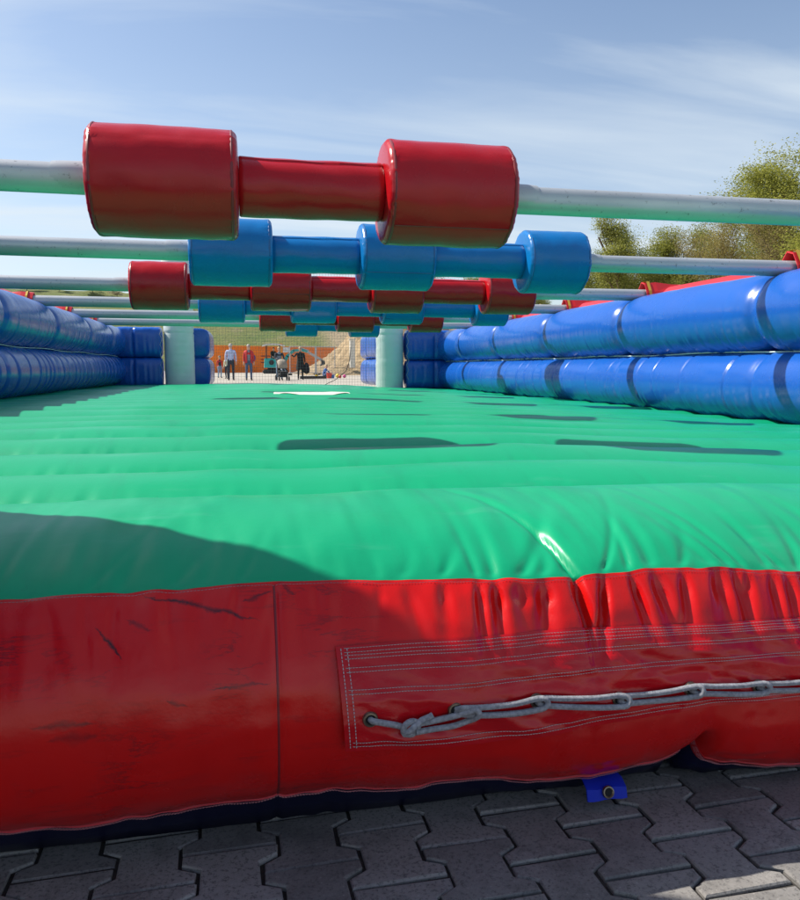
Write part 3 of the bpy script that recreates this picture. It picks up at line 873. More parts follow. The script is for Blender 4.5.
# ---- side walls: two stacked tubes, pinched where the poles cross, with gathered cloth
def side_wall(xc, sgn, zl, rl, zu, ru, dens, seed, ystart, yend):
    """sgn +1: wall on the right (its inner side faces -X)"""
    ys_ = np.concatenate([np.arange(ystart, 9.0, 0.011), np.arange(9.0, yend, 0.018)])
    rr = random.Random(seed)
    cre = []
    y = ystart
    while y < yend:
        cre.append((y, rr.uniform(0.011, 0.020) * (1.5 if sgn < 0 else 1.0), rr.uniform(0.5, 1.0), rr.uniform(-0.03, 0.03)))
        y += dens * rr.uniform(0.55, 1.5)
    out_v, out_f = [], []
    for which, (zc, r0) in enumerate(((zl, rl), (zu, ru))):
        nth = 44
        th = np.linspace(0, 2 * PI, nth, endpoint=False)
        Yg, Tg = np.meshgrid(ys_, th, indexing='ij')
        pin = np.zeros_like(ys_)
        for py in POLE_Y:
            d = (ys_ - py)
            if which == 1: pin += 0.085 * np.exp(-(d / 0.05) ** 2) + 0.05 * np.exp(-(d / 0.16) ** 2)
            else: pin += 0.030 * np.exp(-(d / 0.035) ** 2) + 0.012 * np.exp(-(d / 0.12) ** 2)
        endr = np.maximum(0, 1 - (np.minimum(ys_ - ystart, yend - ys_) / 0.16)) ** 2
        R_ = r0 * (1 - pin - 0.35 * endr)
        D = np.zeros_like(Yg)
        inner = np.sin(Tg) * 0 + (-sgn) * np.cos(Tg)      # 1 on the side facing the floor
        low = np.clip(0.42 - 0.58 * np.sin(Tg), 0, 1)
        amp = (0.08 + 0.92 * low ** 1.4) if which == 1 else (0.75 + 0.25 * np.sin(Tg))
        k0 = (0.026 if sgn < 0 else 0.017) if which == 0 else 0.010
        for (y0, w, a, sl) in cre:
            i0, i1 = np.searchsorted(ys_, [y0 - 0.12, y0 + 0.12])
            yy = Yg[i0:i1] - y0 - sl * np.sin(Tg[i0:i1])
            D[i0:i1] -= k0 * a * amp[i0:i1] * np.exp(-(yy / w) ** 2)
        D += 0.0028 * vn(Yg * 2.2, np.cos(Tg) * 1.5 + np.sin(Tg) * 2.1, seed) + 0.0042 * vn(Yg * 26, Tg * 0.8, seed + 1) * low ** 1.5 + 0.0015 * vn(Yg * 9, Tg * 1.5, seed + 3)
        Rg = R_[:, None] + D
        # squash slightly so that the tubes rest on one another
        v = np.stack([xc + Rg * np.cos(Tg), Yg, zc + Rg * np.sin(Tg)], -1).reshape(-1, 3)
        off = len(out_v)
        out_v.extend(v.tolist())
        out_f.extend(grid_faces(len(ys_), nth, True, off, flip=False))
        out_f.append([off + k for k in range(nth)])
        out_f.append([off + (len(ys_) - 1) * nth + k for k in range(nth)][::-1])
    o = pobj('side_wall', out_v, out_f, M['blue'])
    # pale welt between the tubes
    mb = MB()
    zj = (zl + rl + zu - ru) / 2
    yy = np.arange(ystart + 0.1, yend - 0.1, 0.05)
    xw = xc - sgn * 0.115
    mb.tube([(xw + 0.006 * math.sin(y * 7) - sgn * 0.004 * math.sin(y * 23), y, zj + 0.006 * math.sin(y * 3.1 + seed)) for y in yy], 0.0055 if sgn > 0 else 0.004, 6)
    pmb('welt', mb, M['white_vinyl'], o)
    # red panel over the top, swelling between the poles
    edges = [ystart] + POLE_Y + [yend]
    pv, pf = [], []
    cols = [0.0, 0.10, 0.22, 0.34, 0.44]
    yl = np.arange(ystart + 0.05, yend - 0.05, 0.04)
    for y in yl:
        d = min(abs(y - p) for p in POLE_Y)
        sw = min(1, d / 0.35)
        sw = sw * sw * (3 - 2 * sw)
        for i, cx in enumerate(cols):
            zt = zu + ru - 0.05 + (0.085 * sw + 0.045 * sw * math.sin(PI * i / 4))
            if i == 0: zt = zu + ru * 0.94 - 0.02 - 0.05 * (1 - sw)
            if i == len(cols) - 1: zt = zu + ru * 0.6
            pv.append((xc + sgn * (cx + 0.02), y, zt))
    pf = grid_faces(len(yl), len(cols), flip=(sgn > 0))
    nvv = len(pv)
    pv2 = [(a, b, c - 0.012) for a, b, c in pv]
    pobj('top_panel', pv + pv2, pf + [[i + nvv for i in q[::-1]] for q in pf], M['red_top'], o)
    return o
wall_l = side_wall(WL, -1, 0.745, 0.255, 1.240, 0.268, 0.27, 5, 1.7, 14.3)
wall_r = side_wall(WR, +1, 0.645, 0.275, 1.190, 0.306, 0.44, 9, 1.7, 14.3)

# red sleeves that hold the poles on top of the walls
def pole_sleeve(x, y, sgn):
    m = MB()
    prof = [(-0.13, -0.06), (-0.075, 0.035), (-0.02, 0.082), (0.03, 0.080), (0.08, 0.03), (0.13, -0.06)]
    if sgn > 0: prof = [(-0.15, -0.16), (-0.085, 0.03), (-0.03, 0.115), (0.035, 0.120), (0.10, 0.04), (0.15, -0.08)]
    xs_ = [0.0, 0.12, 0.30, 0.60]
    v = []
    for i, xx in enumerate(xs_):
        for (dy, dz) in prof:
            v.append((x + sgn * xx, y + dy * (1 + 0.05 * i), POLE_Z + dz * (1.08 - 0.03 * i) + 0.012 * math.sin(i * 2 + dy * 20)))
    f = grid_faces(len(xs_), len(prof), flip=(sgn < 0))
    v2 = [(a, b, c - 0.012) for a, b, c in v]
    nb_ = len(v)
    m.add(v + v2, f + [[k + nb_ for k in q[::-1]] for q in f] + [(i, i + 1, nb_ + i + 1, nb_ + i) for i in range(len(prof) - 1)])
    o = pmb('pole_sleeve', m, M['red_top'], None, smooth=False)
    w = MB()
    v = []
    for xx in ((0.02, 0.05) if sgn > 0 else (0.05, 0.07)):
        for (dy, dz) in prof:
            v.append((x + sgn * xx, y + dy * 1.04, POLE_Z + dz * 1.10 + 0.012))
    f = grid_faces(2, len(prof), flip=(sgn < 0))
    v2 = [(a, b, c - 0.008) for a, b, c in v]; nb_ = len(v)
    w.add(v + v2, f + [[k + nb_ for k in q[::-1]] for q in f])
    pmb('webbing_strap', w, M['yellow'], o, smooth=False)
for y in POLE_Y:
    pole_sleeve(WL + 0.02, y, -1)
    pole_sleeve(WR + 0.02, y, +1)

# ---- end walls, goal wings, goal posts, net
def lump_tube(p0, p1, r, seed, nth=32, step=0.012, endround=0.04, lumps=1, amp=0.02):
    """soft horizontal tube from p0 to p1 with rounded ends"""
    p0, p1 = np.array(p0, float), np.array(p1, float)
    L = np.linalg.norm(p1 - p0); t = (p1 - p0) / L
    sid = np.cross(t, [0, 0, 1.0]); sid /= np.linalg.norm(sid)
    s = np.linspace(0, L, max(12, int(L / step)))
    th = np.linspace(0, 2 * PI, nth, endpoint=False)
    S, Tt = np.meshgrid(s, th, indexing='ij')
    e = np.clip(np.minimum(S, L - S) / endround, 0, 1)
    R_ = r * (0.72 + 0.28 * np.sqrt(1 - (1 - e) ** 2))
    if lumps > 1:
        R_ = R_ * (1 - 0.10 * np.exp(-((((S / L * lumps) % 1.0) - 0.0) / 0.06) ** 2) - 0.10 * np.exp(-((((S / L * lumps) % 1.0) - 1.0) / 0.06) ** 2))
    R_ = R_ + 0.005 * vn(S * 3, np.cos(Tt) * 2, seed) + 0.003 * vn(S * 26, Tt * 0.7, seed + 2)
    v = p0 + S[..., None] * t + R_[..., None] * (np.cos(Tt)[..., None] * sid + np.sin(Tt)[..., None] * np.array([0, 0, 1.0]))
    f = grid_faces(len(s), nth, True)
    f.append(list(range(nth))[::-1]); f.append([(len(s) - 1) * nth + k for k in range(nth)])
    return v.reshape(-1, 3), f
def pad(p0, p1, ry, rz, seed):
    """flat inflated panel between p0 and p1 (along X), rounded edges"""
    n, nth = 70, 56
    u = np.linspace(0, 1, n); th = np.linspace(0, 2 * PI, nth, endpoint=False)
    U, Tt = np.meshgrid(u, th, indexing='ij')
    L = p1[0] - p0[0]
    e = np.clip(np.minimum(U, 1 - U) * L / 0.05, 0, 1); sc = 0.80 + 0.20 * np.sqrt(1 - (1 - e) ** 2)
    ex = 0.52
    cy = np.sign(np.cos(Tt)) * np.abs(np.cos(Tt)) ** ex; cz = np.sign(np.sin(Tt)) * np.abs(np.sin(Tt)) ** ex
    bul = 1 + 0.10 * np.sin(PI * U) - 0.16 * np.exp(-((U - 0.52) / 0.02) ** 2)
    w = 0.006 * vn(U * 22, Tt * 1.2, seed) + 0.004 * vn(U * 5, Tt * 2, seed + 1)
    v = np.stack([p0[0] + U * L, p0[1] + (ry * bul * sc + w) * cy, p0[2] + (rz * sc + w * 0.6) * cz], -1).reshape(-1, 3)
    f = grid_faces(n, nth, True)
    f.append(list(range(nth))[::-1]); f.append([(n - 1) * nth + k for k in range(nth)])
    return v, f
def end_wall(xa, xb, y, zl, rl, zu, ru, seed):
    m = MB()
    for z, r in ((zl, rl), (zu, ru)):
        v, f = pad((xa, y, z), (xb, y, z), 0.20, r, seed); m.add(v, f)
    return pmb('end_wall', m, M['blue'], None, sharp=80)
def two_tubes(name, ax, bx, zl, rl, zu, ru, seed, lumps=1):
    m = MB()
    for z, r in ((zl, rl), (zu, ru)):
        v, f = lump_tube((ax[0], ax[1], z), (bx[0], bx[1], z), r, seed, lumps=lumps)
        m.add(v, f)
    return pmb(name, m, M['blue'])
PX = (-1.065, 2.80)
for yy, face in ((1.63, -1), (14.32, 1)):
    end_wall(WL - 0.15, PX[0] - 0.285, yy, 0.70, 0.268, 1.235, 0.270, 31)
    end_wall(PX[1] + 0.30, WR + 0.15, yy, 0.655, 0.275, 1.215, 0.285, 33)
    for x_, sg in ((PX[0] + 0.25, 1), (PX[1] + 0.05, -1)):
        ya, yb2 = (yy + 0.22 * face, yy + (2.2 if face > 0 else 1.75) * face)
        xo = x_ if face > 0 else (PX[0] + 0.02 if sg > 0 else PX[1])
        m = MB()
        for z in (0.70, 1.235):
            ylo, yhi = min(ya, yb2), max(ya, yb2)
            v, f = pad((ylo, xo, z), (yhi, xo, z), 0.285, 0.272, 35)
            m.add([(b_, a_, c_) for a_, b_, c_ in v], [q_[::-1] for q_ in f])
        pmb('goal_wing', m, M['blue'], None, sharp=80)
def goal_post(x, y, z0, z1, r=0.262):
    nth = 40
    zz = np.linspace(z0, z1, 120); th = np.linspace(0, 2 * PI, nth, endpoint=False)
    Z, T_ = np.meshgrid(zz, th, indexing='ij')
    e = np.clip((z1 - Z) / 0.16, 0, 1)
    R_ = r * np.sqrt(np.clip(1 - (1 - e) ** 2, 0.02, 1))
    R_ = R_ + 0.006 * vn(Z * 2, T_ * 1.0, 41) + 0.0035 * vn(Z * 22, T_ * 0.9, 42) - 0.012 * np.exp(-((Z - 1.40) / 0.012) ** 2)
    v = np.stack([x + R_ * np.cos(T_), y + R_ * np.sin(T_), Z], -1).reshape(-1, 3)
    f = grid_faces(len(zz), nth, True)
    f.append([(len(zz) - 1) * nth + k for k in range(nth)])
    return pobj('goal_post', v, f, M['white_vinyl'])
for yy in (1.61, 14.36):
    goal_post(PX[0], yy, 0.35, 2.86)
    goal_post(PX[1], yy, 0.35, 2.86)
# lacing cords in the gaps beside the far posts
for xg in (PX[0] - 0.285, PX[1] + 0.29):
    m = MB()
    pts = [(xg + 0.02 * (-1) ** i, 14.06, 0.56 + i * 0.09) for i in range(11)]
    m.tube(pts, 0.005, 6)
    pmb('lacing_cord', m, M['rope'])
# goal net on the far goal
m = MB()
ny_ = 14.62
xa, xb = PX[0] + 0.1, PX[1] - 0.1
x = xa
while x < xb:
    m.box((x, ny_, 1.55), (0.003, 0.003, 2.4)); x += 0.055
z = 0.40
while z < 2.76:
    m.box(((xa + xb) / 2, ny_ + 0.0045, z), (xb - xa, 0.003, 0.003)); z += 0.055
pmb('goal_net', m, M['net'], None, smooth=False)

# ------------------------------------------------------------------ the six poles with their rollers
ROLL = [
    ('red', [(-0.579, 0.008), (0.568, 1.206)]),
    ('blue', [(-0.303, 0.223), (0.752, 1.305), (1.841, 2.422)]),
    ('red', [(-0.948, -0.421), (0.105, 0.666), (1.179, 1.737), (2.263, 2.866)]),
    ('blue', [(-0.452, 0.072), (0.585, 1.135), (1.638, 2.203), (2.756, 3.284)]),
    ('red', [(0.277, 0.794), (1.35, 1.93), (2.407, 2.967)]),
    ('blue', [(0.745, 1.291), (1.795, 2.343)]),
]
LAB = ['front grey pole with two large red padded rollers, nearest of the six poles',
       'grey pole with three light blue padded rollers, just behind the nearest pole',
       'grey pole with four red padded rollers and red sleeves between them',
       'grey pole with four light blue padded rollers in a row',
       'grey pole with three red padded rollers, fifth pole towards the far goal',
       'grey pole with two light blue padded rollers, closest to the far goal']
RROLL, RSLV, RP = 0.208, 0.113, 0.058
def roller_mesh(L, seed):
    rr = random.Random(seed)
    prof = []
    h = L / 2; rd = 0.030
    for r in (0.06, 0.12, RROLL - rd - 0.03): prof.append((-h - 0.004 * math.cos(r * 6), r))
    for a in np.linspace(0, PI / 2, 7): prof.append((-h + rd - rd * math.cos(a), RROLL - rd + rd * math.sin(a)))
    for q in np.linspace(-h + rd + 0.012, h - rd - 0.012, 34): prof.append((q, RROLL))
    for a in np.linspace(PI / 2, 0, 7): prof.append((h - rd + rd * math.cos(a), RROLL - rd + rd * math.sin(a)))
    for r in (RROLL - rd - 0.03, 0.12, 0.06): prof.append((h + 0.004 * math.cos(r * 6), r))
    ph = rr.uniform(0, 9)
    def wob(x, t, r):
        if r < RROLL - rd: return 0
        ed = math.exp(-((h - abs(x)) / 0.045) ** 2)
        pk = 0.0042 * (math.sin(23 * t + ph) * math.sin(11 * t + 2 * ph)) + 0.0018 * math.sin(41 * t + ph)
        return pk * ed + 0.0014 * math.sin(2 * t + ph) + 0.0007 * math.sin(3 * x * 9 + 5 * t + ph) + 0.002 * (1 - (x / h) ** 2) + 0.0022 * float(vn(x * 7, t * 1.27, seed)) + 0.0010 * float(vn(x * 20, t * 3, seed + 3))
    return lathe_x(prof, 88, wob)
for k, ((colr, spans), y) in enumerate(zip(ROLL, POLE_Y)):
    x_mid = 0.89
    rod = empty('rod_with_rollers', (x_mid, y, POLE_Z), 0, LAB[k], 'foosball rod', 'rods with rollers across the pitch')
    mb = MB()
    xa, xb = WL - 0.75, WR + 0.75
    n = 26
    mb.tube([(xa - x_mid + (xb - xa) * i / n, 0, 0.006 - 0.010 * math.sin(PI * i / n)) for i in range(n + 1)], RP, 28)
    mb.build('pole', M['pole'], rod)
    mr, ms = (M['red_roller'], M['red_seam']) if colr == 'red' else (M['blue_roller'], M['blue_seam'])
    r_ = RROLL * 0.9
    spans = [(a * ((y - r_) / y if a < 0 else (y + r_ * 0.8) / y), b * ((y - r_) / y if b > 0 else (y + r_ * 0.8) / y)) for a, b in spans]
    for i, (a, b) in enumerate(spans):
        L = b - a
        v, f = roller_mesh(L, k * 10 + i)
        dz = random.uniform(-0.006, 0.004)
        o = mesh_obj('roller', v, f, mr, rod)
        o.location = ((a + b) / 2 - x_mid, 0, dz)
        o.rotation_euler = (random.uniform(0, 6), 0, 0)
        for sx in (-1, 1):
            mb = MB(); nn = 88
            ring = []
            for q in range(nn + 1):
                t = 2 * PI * q / nn
                ring.append((sx * (L / 2 - 0.022), (RROLL - 0.0035) * math.sin(t), (RROLL - 0.0035) * math.cos(t)))
            mb.tube(ring, 0.0062, 8, caps=False)
            mb.build('piping', ms, o)
        if (k, i) not in ((0, 1), (1, 1), (2, 1), (3, 2)): continue
        # lengthwise closing seam
        mb = MB()
        # seam faces the near underside: angle measured in world, turned back by the roller's own turn
        ang = PI + 0.98 + 0.25 * ((i * 3 + k) % 3 - 1)
        loc = ang + o.rotation_euler[0]
        pts = [(q, (RROLL + 0.0006) * math.sin(loc), (RROLL + 0.0006) * math.cos(loc)) for q in np.linspace(-L / 2 + 0.03, L / 2 - 0.03, 20)]
        mb.tube(pts, 0.0034, 6)
        mb.build('seam', ms, o)
    for i in range(len(spans) - 1):
        a, b = spans[i][1] + 0.004, spans[i + 1][0] - 0.004
        L = b - a
        prof = [(-L / 2, 0.07), (-L / 2, RSLV - 0.004)] + [(q, RSLV) for q in np.linspace(-L / 2 + 0.006, L / 2 - 0.006, 24)] + [(L / 2, RSLV - 0.004), (L / 2, 0.07)]
        sdn = k * 7 + i
        def wob(x, t, r, sdn=sdn, L=L):
            if r < 0.1: return 0
            flapz = 0.0065 if 0.0 < ((t + 0.55) % (2 * PI)) < 0.5 else 0.0
            return flapz + 0.0016 * math.sin(9 * x + 3 * t + sdn) + 0.001 * math.sin(31 * x + 5 * t + sdn)
        v, f = lathe_x(prof, 128, wob)
        o = mesh_obj('sleeve', v, f, mr, rod, sharp=50)
        o.location = ((a + b) / 2 - x_mid, 0, -0.006)
    # short plastic collars beside the outer rollers
    for (xx, sg) in ((spans[0][0], -1), (spans[-1][1], 1)):
        mb = MB()
        mb.tube([(0, 0, 0), (sg * 0.06, 0, 0), (sg * 0.10, 0, 0.0), (sg * 0.14, 0, 0)], [0.0615, 0.0615, 0.061, 0.0585], 28)
        o = mb.build('collar', M['pole'], rod)
        o.location = (xx - x_mid, 0, 0.002)

# ------------------------------------------------------------------ yard behind: container, digger, fence, dirt bank
cont = empty('shipping_container', (2.9, 68.6, 0.30), math.atan2(6, 12.2), 'long orange corrugated shipping container behind the people in the yard', 'container')
L_, W_, H_ = 13.6, 2.4, 2.35
mb = MB()
n = 68
v = []
for z in (0.12, H_ - 0.12):
    for i in range(n * 4 + 1):
        u = i / 4
        d = 0.0 if (i % 4) in (0, 1) else 0.06
        v.append((-L_ / 2 + L_ * u / n, -W_ / 2 + d, z))
mb.add(v, grid_faces(2, n * 4 + 1))
mb.box((0, 0.06, H_ / 2), (L_ - 0.1, W_ - 0.14, H_ - 0.1))
for z in (0.07, H_ - 0.06): mb.box((0, -W_ / 2 + 0.05, z), (L_, 0.16, 0.13))
for x in (-L_ / 2 + 0.06, L_ / 2 - 0.06): mb.box((x, -W_ / 2 + 0.05, H_ / 2), (0.14, 0.17, H_ - 0.26))
mb.build('body', M['orange'], cont, smooth=False)
mb = MB()
nn = 32; v = []
for r, yy in ((0.22, -0.03), (0.38, -0.03)):
    for q in range(nn):
        v.append((-2.75 + r * math.cos(2 * PI * q / nn), -W_ / 2 + yy, 1.32 + r * math.sin(2 * PI * q / nn)))
mb.add(v, grid_faces(2, nn, True, flip=True))
mb.build('painted_ring', M['logo_blue'], cont, smooth=False)
mb = MB()
for i, (x, z, w) in enumerate([(-1.4, 1.50, 0.9), (-1.3, 1.22, 1.1), (-1.5, 0.95, 0.7)]):
    mb.box((x, -W_ / 2 - 0.012, z), (w, 0.02, 0.09))
mb.build('faded_marking', M['logo_dark'], cont, smooth=False)

# mini digger
ex = empty('mini_excavator', (2.55, 60, 0.34), 0, 'teal mini excavator with pale canopy and its arm stretched right', 'excavator')
for s in (-0.55, 0.55):
    mb = MB()
    pts = []
    prof = [(-0.75, 0.10), (-0.85, 0.24), (-0.72, 0.42), (0.72, 0.42), (0.85, 0.24), (0.75, 0.10)]
    v = []
    for dy in (-0.17, 0.17):
        for (x, z) in prof: v.append((x, s + dy, z - 0.09))
    f = [[0, 1, 2, 3, 4, 5][::1], [6, 7, 8, 9, 10, 11][::-1]] + [(i, 6 + i, 6 + (i + 1) % 6, (i + 1) % 6) for i in range(6)]
    mb.add(v, f)
    for i in range(9): mb.box((-0.68 + i * 0.17, s, 0.345), (0.07, 0.36, 0.03))
    mb.build('track', M['black'], ex, smooth=False)
mb = MB(); mb.box((0, 0, 0.36), (0.9, 0.8, 0.16)); mb.box((0.95, 0, 0.2), (0.06, 1.4, 0.34)); mb.build('undercarriage', M['black'], ex, smooth=False)
mb = MB(); mb.box((-0.05, -0.1, 0.80), (1.35, 1.25, 0.68), taper=0.93); mb.box((-0.35, 0, 1.05), (0.7, 1.1, 0.3), taper=0.85)
mb.build('body', M['teal'], ex, smooth=False)
mb = MB(); v = []; nn = 20
for q in range(nn): v.append((-0.18 + 0.19 * math.cos(2 * PI * q / nn), -0.745, 0.86 + 0.19 * math.sin(2 * PI * q / nn)))
mb.add(v, [list(range(nn))]); mb.build('fan_grille', M['black'], ex, smooth=False)
for dx in (-0.55, 0.5):
    for dy in (-0.5, 0.5):
        mb = MB(); mb.tube([(dx, dy, 1.1), (dx * 0.95, dy, 2.2)], 0.03, 6); mb.build('canopy_post', M['black'], ex)
mb = MB()
v = []
for i in range(11):
    u = -0.85 + 1.7 * i / 10
    for dy in (-0.75, 0.75): v.append((u, dy, 2.30 - 0.14 * (u / 0.85) ** 2))
f = grid_faces(11, 2, flip=True)
v2 = [(a, b, c - 0.08) for a, b, c in v]
mb.add(v + v2, f + [[k + 22 for k in q[::-1]] for q in f] + [(2 * i, 2 * i + 2, 22 + 2 * i + 2, 22 + 2 * i) for i in range(10)])
mb.build('canopy', M['canopy'], ex, smooth=False)
mb = MB()
bm_pts = [(0.75, 0, 0.70), (1.05, 0, 1.35), (1.55, 0, 1.78), (2.1, 0, 1.83), (2.6, 0, 1.72)]
for i in range(len(bm_pts) - 1):
    p, q = Vector(bm_pts[i]), Vector(bm_pts[i + 1])
    d = q - p
    mb.box((p + q) / 2, (d.length + 0.06, 0.20, 0.26 - 0.03 * i), Matrix.Rotation(-math.atan2(d.z, d.x), 3, 'Y'))
mb.build('boom', M['teal'], ex, smooth=False)
mb = MB()
p, q = Vector((2.45, 0, 1.80)), Vector((3.75, 0, 1.05)); d = q - p
mb.box((p + q) / 2, (d.length, 0.16, 0.18), Matrix.Rotation(-math.atan2(d.z, d.x), 3, 'Y'))
mb.tube([(2.0, 0, 2.02), (2.75, 0, 1.78)], 0.05, 8)
mb.build('arm', M['grey_metal'], ex, smooth=False)
mb = MB()
v = []
for dy in (-0.25, 0.25): v += [(3.70, dy, 1.10), (3.95, dy, 1.0), (4.0, dy, 0.72), (3.8, dy, 0.55), (3.55, dy, 0.62), (3.72, dy, 0.78)]
mb.add(v, [[0, 1, 2, 3, 4, 5][::1], [6, 7, 8, 9, 10, 11][::-1]] + [(i, 6 + i, 6 + (i + 1) % 6, (i + 1) % 6) for i in range(6)])
mb.build('bucket', M['black'], ex, smooth=False)

# beacon post with sign
pz = float(gz(3.4, 64))
sg = empty('yard_sign', (3.36, 64, pz), 0, 'orange post with a small white board beside the excavator', 'sign')
mb = MB(); mb.box((0, 0, 1.2), (0.26, 0.26, 2.4)); mb.build('post', M['toy_orange'], sg, smooth=False)
mb = MB(); mb.box((0.42, -0.1, 1.88), (0.55, 0.05, 0.42)); mb.build('board', M['canopy'], sg, smooth=False)
mb = MB(); mb.tube([(0.1, -0.05, 1.9), (0.3, -0.08, 1.9)], 0.03, 6); mb.build('bracket', M['grey_metal'], sg)

# construction fence panels
def fence_panel(x0, x1, y0, y1, label):
    z0 = float(gz(x0, y0)); a = math.atan2(y1 - y0, x1 - x0); L = math.hypot(x1 - x0, y1 - y0)
    t = empty('fence_panel', (x0, y0, z0), a, label, 'fence', 'site fence panels')
    mb = MB()
    for x in (0.0, L): mb.tube([(x, 0, 0.0), (x, 0, 1.95)], 0.030, 8)
    for z in (0.18, 1.93): mb.tube([(0, 0, z), (L, 0, z)], 0.024, 8)
    mb.build('frame', M['grey_metal'], t)
    mb = MB()
    for i in range(int(L / 0.12)): mb.box((0.06 + i * 0.12, 0, 1.05), (0.006, 0.006, 1.72))
    for i in range(8): mb.box((L / 2, 0.006, 0.3 + i * 0.22), (L - 0.04, 0.006, 0.006))
    mb.build('wire_mesh', M['grey_metal'], t, smooth=False)
    for x in (0.0, L):
        mb = MB(); mb.box((x, 0, 0.06), (0.25, 0.65, 0.14)); mb.build('base_block', M['black'], t, smooth=False)
fence_panel(3.30, 5.02, 52.0, 52.0, 'wire site fence panel right of the woman in black')
fence_panel(5.08, 6.42, 52.0, 52.6, 'wire site fence panel nearest the dirt bank')

# dirt bank
def dirt(x, y):
    h = 4.3 * sstep(6.7, 12.6, x + 0.12 * (y - 55)) * sstep(50.5, 58.0, y - 0.5 * np.clip(8.5 - x, 0, 4)) 
    h = h + 0.6 * sstep(3.6, 6.5, x) * sstep(51, 53, y)
    h = h * (1 + 0.18 * vn(x * 0.8, y * 0.8, 51)) + 0.35 * vn(x * 1.7, y * 1.7, 52) * sstep(0.1, 1.0, h) + 0.14 * vn(x * 5, y * 5, 53) * sstep(0.1, 0.8, h)
    return h
dx_, dy_ = np.meshgrid(np.linspace(2.8, 26, 150), np.linspace(49.5, 66, 110))
hz = dirt(dx_, dy_)
edge = sstep(2.8, 3.6, dx_) * sstep(49.5, 50.6, dy_) * sstep(66, 64.0, dy_)
V = np.stack([dx_, dy_, gz(dx_, dy_) - 0.05 + np.maximum(hz, 0) * edge + 0.0], -1).reshape(-1, 3)
tag(mesh_obj('dirt_bank', V, grid_faces(110, 150), M['dirt']), kind='structure')
cp = MB(); cp.box((0, 0, 0.95), (0.34, 0.34, 1.9)); cp.box((0.0, 0, 1.94), (0.44, 0.44, 0.08))
o = cp.build('concrete_post', M['concrete'], None, smooth=False); o.location = (7.55, 52.0, 0.80)
tag(o, 'pale square concrete post standing on the dirt bank behind the far goal', 'post')
cb = MB()
cb.tube([(2.42, 16.9, 1.25), (2.40, 16.95, 0.95), (2.33, 17.0, 0.72), (2.1, 17.1, 0.52), (1.9, 17.2, 0.42), (1.3, 17.5, 0.08), (0.9, 17.7, GZ + 0.01)], 0.008, 8)
o = cb.build('power_cable', M['black'], None)
tag(o, 'thin black cable running down to the ground behind the far goal', 'cable')

# planks and toys on the sand
for (x, y, L, lab) in ((3.50, 41, 0.75, 'dark plank on the sand beside the woman in black'), (4.15, 41.3, 0.85, 'dark plank on the sand beside the crouching child')):
    m_ = MB(); m_.box((0, 0, 0.06), (L, 0.22, 0.12)); m_.box((0, 0.0, 0.135), (L * 0.94, 0.16, 0.03))
    o = m_.build('plank', M['plank'], None, smooth=False); o.location = (x, y, float(gz(x, y))); o.rotation_euler = (0, 0, 0.1)
    tag(o, lab, 'plank')
def bucket(x, y, matn, lab, sc=1.0):
    t = empty('toy_bucket', (x, y, float(gz(x, y))), 0, lab, 'toy', 'sand toys by the dirt bank')
    mb = MB(); mb.tube([(0, 0, 0), (0, 0, 0.24 * sc), (0, 0, 0.25 * sc), (0, 0, 0.06 * sc)], [0.10 * sc, 0.14 * sc, 0.125 * sc, 0.09 * sc], 16); mb.build('tub', M[matn], t)
    mb = MB(); mb.tube([(0.13 * sc * math.cos(a), 0, 0.24 * sc + 0.13 * sc * math.sin(a)) for a in np.linspace(0, PI, 12)], 0.010, 6); mb.build('handle', M['canopy'], t)
def ball(x, y, matn, r, lab):
    mb = MB(); nn = 14
    v = []
    zs_ = np.linspace(-1, 1, 9)
    mb.tube([(0, 0, r + r * math.sin(a)) for a in np.linspace(-PI / 2, PI / 2, 11)], [max(1e-3, r * math.cos(a)) for a in np.linspace(-PI / 2, PI / 2, 11)], 16)
    o = mb.build('ball', M[matn], None); o.location = (x, y, float(gz(x, y)))
    tag(o, lab, 'ball', 'sand toys by the dirt bank')
bucket(4.80, 42, 'toy_red', 'red toy bucket on the sand right of the crouching child', 1.2)
bucket(5.02, 42.2, 'toy_blue', 'blue toy bucket on the sand next to a red one', 0.8)
bucket(4.20, 43, 'toy_yellow', 'yellow toy bucket on the sand left of the crouching child', 0.7)
ball(5.40, 43.0, 'toy_yellow', 0.12, 'yellow ball lying on the sand below the dirt bank')
ball(5.45, 42.4, 'toy_red', 0.09, 'small red ball lying on the sand near a yellow one')
ball(5.78, 43.0, 'toy_pink', 0.10, 'pink ball lying on the sand, farthest right')

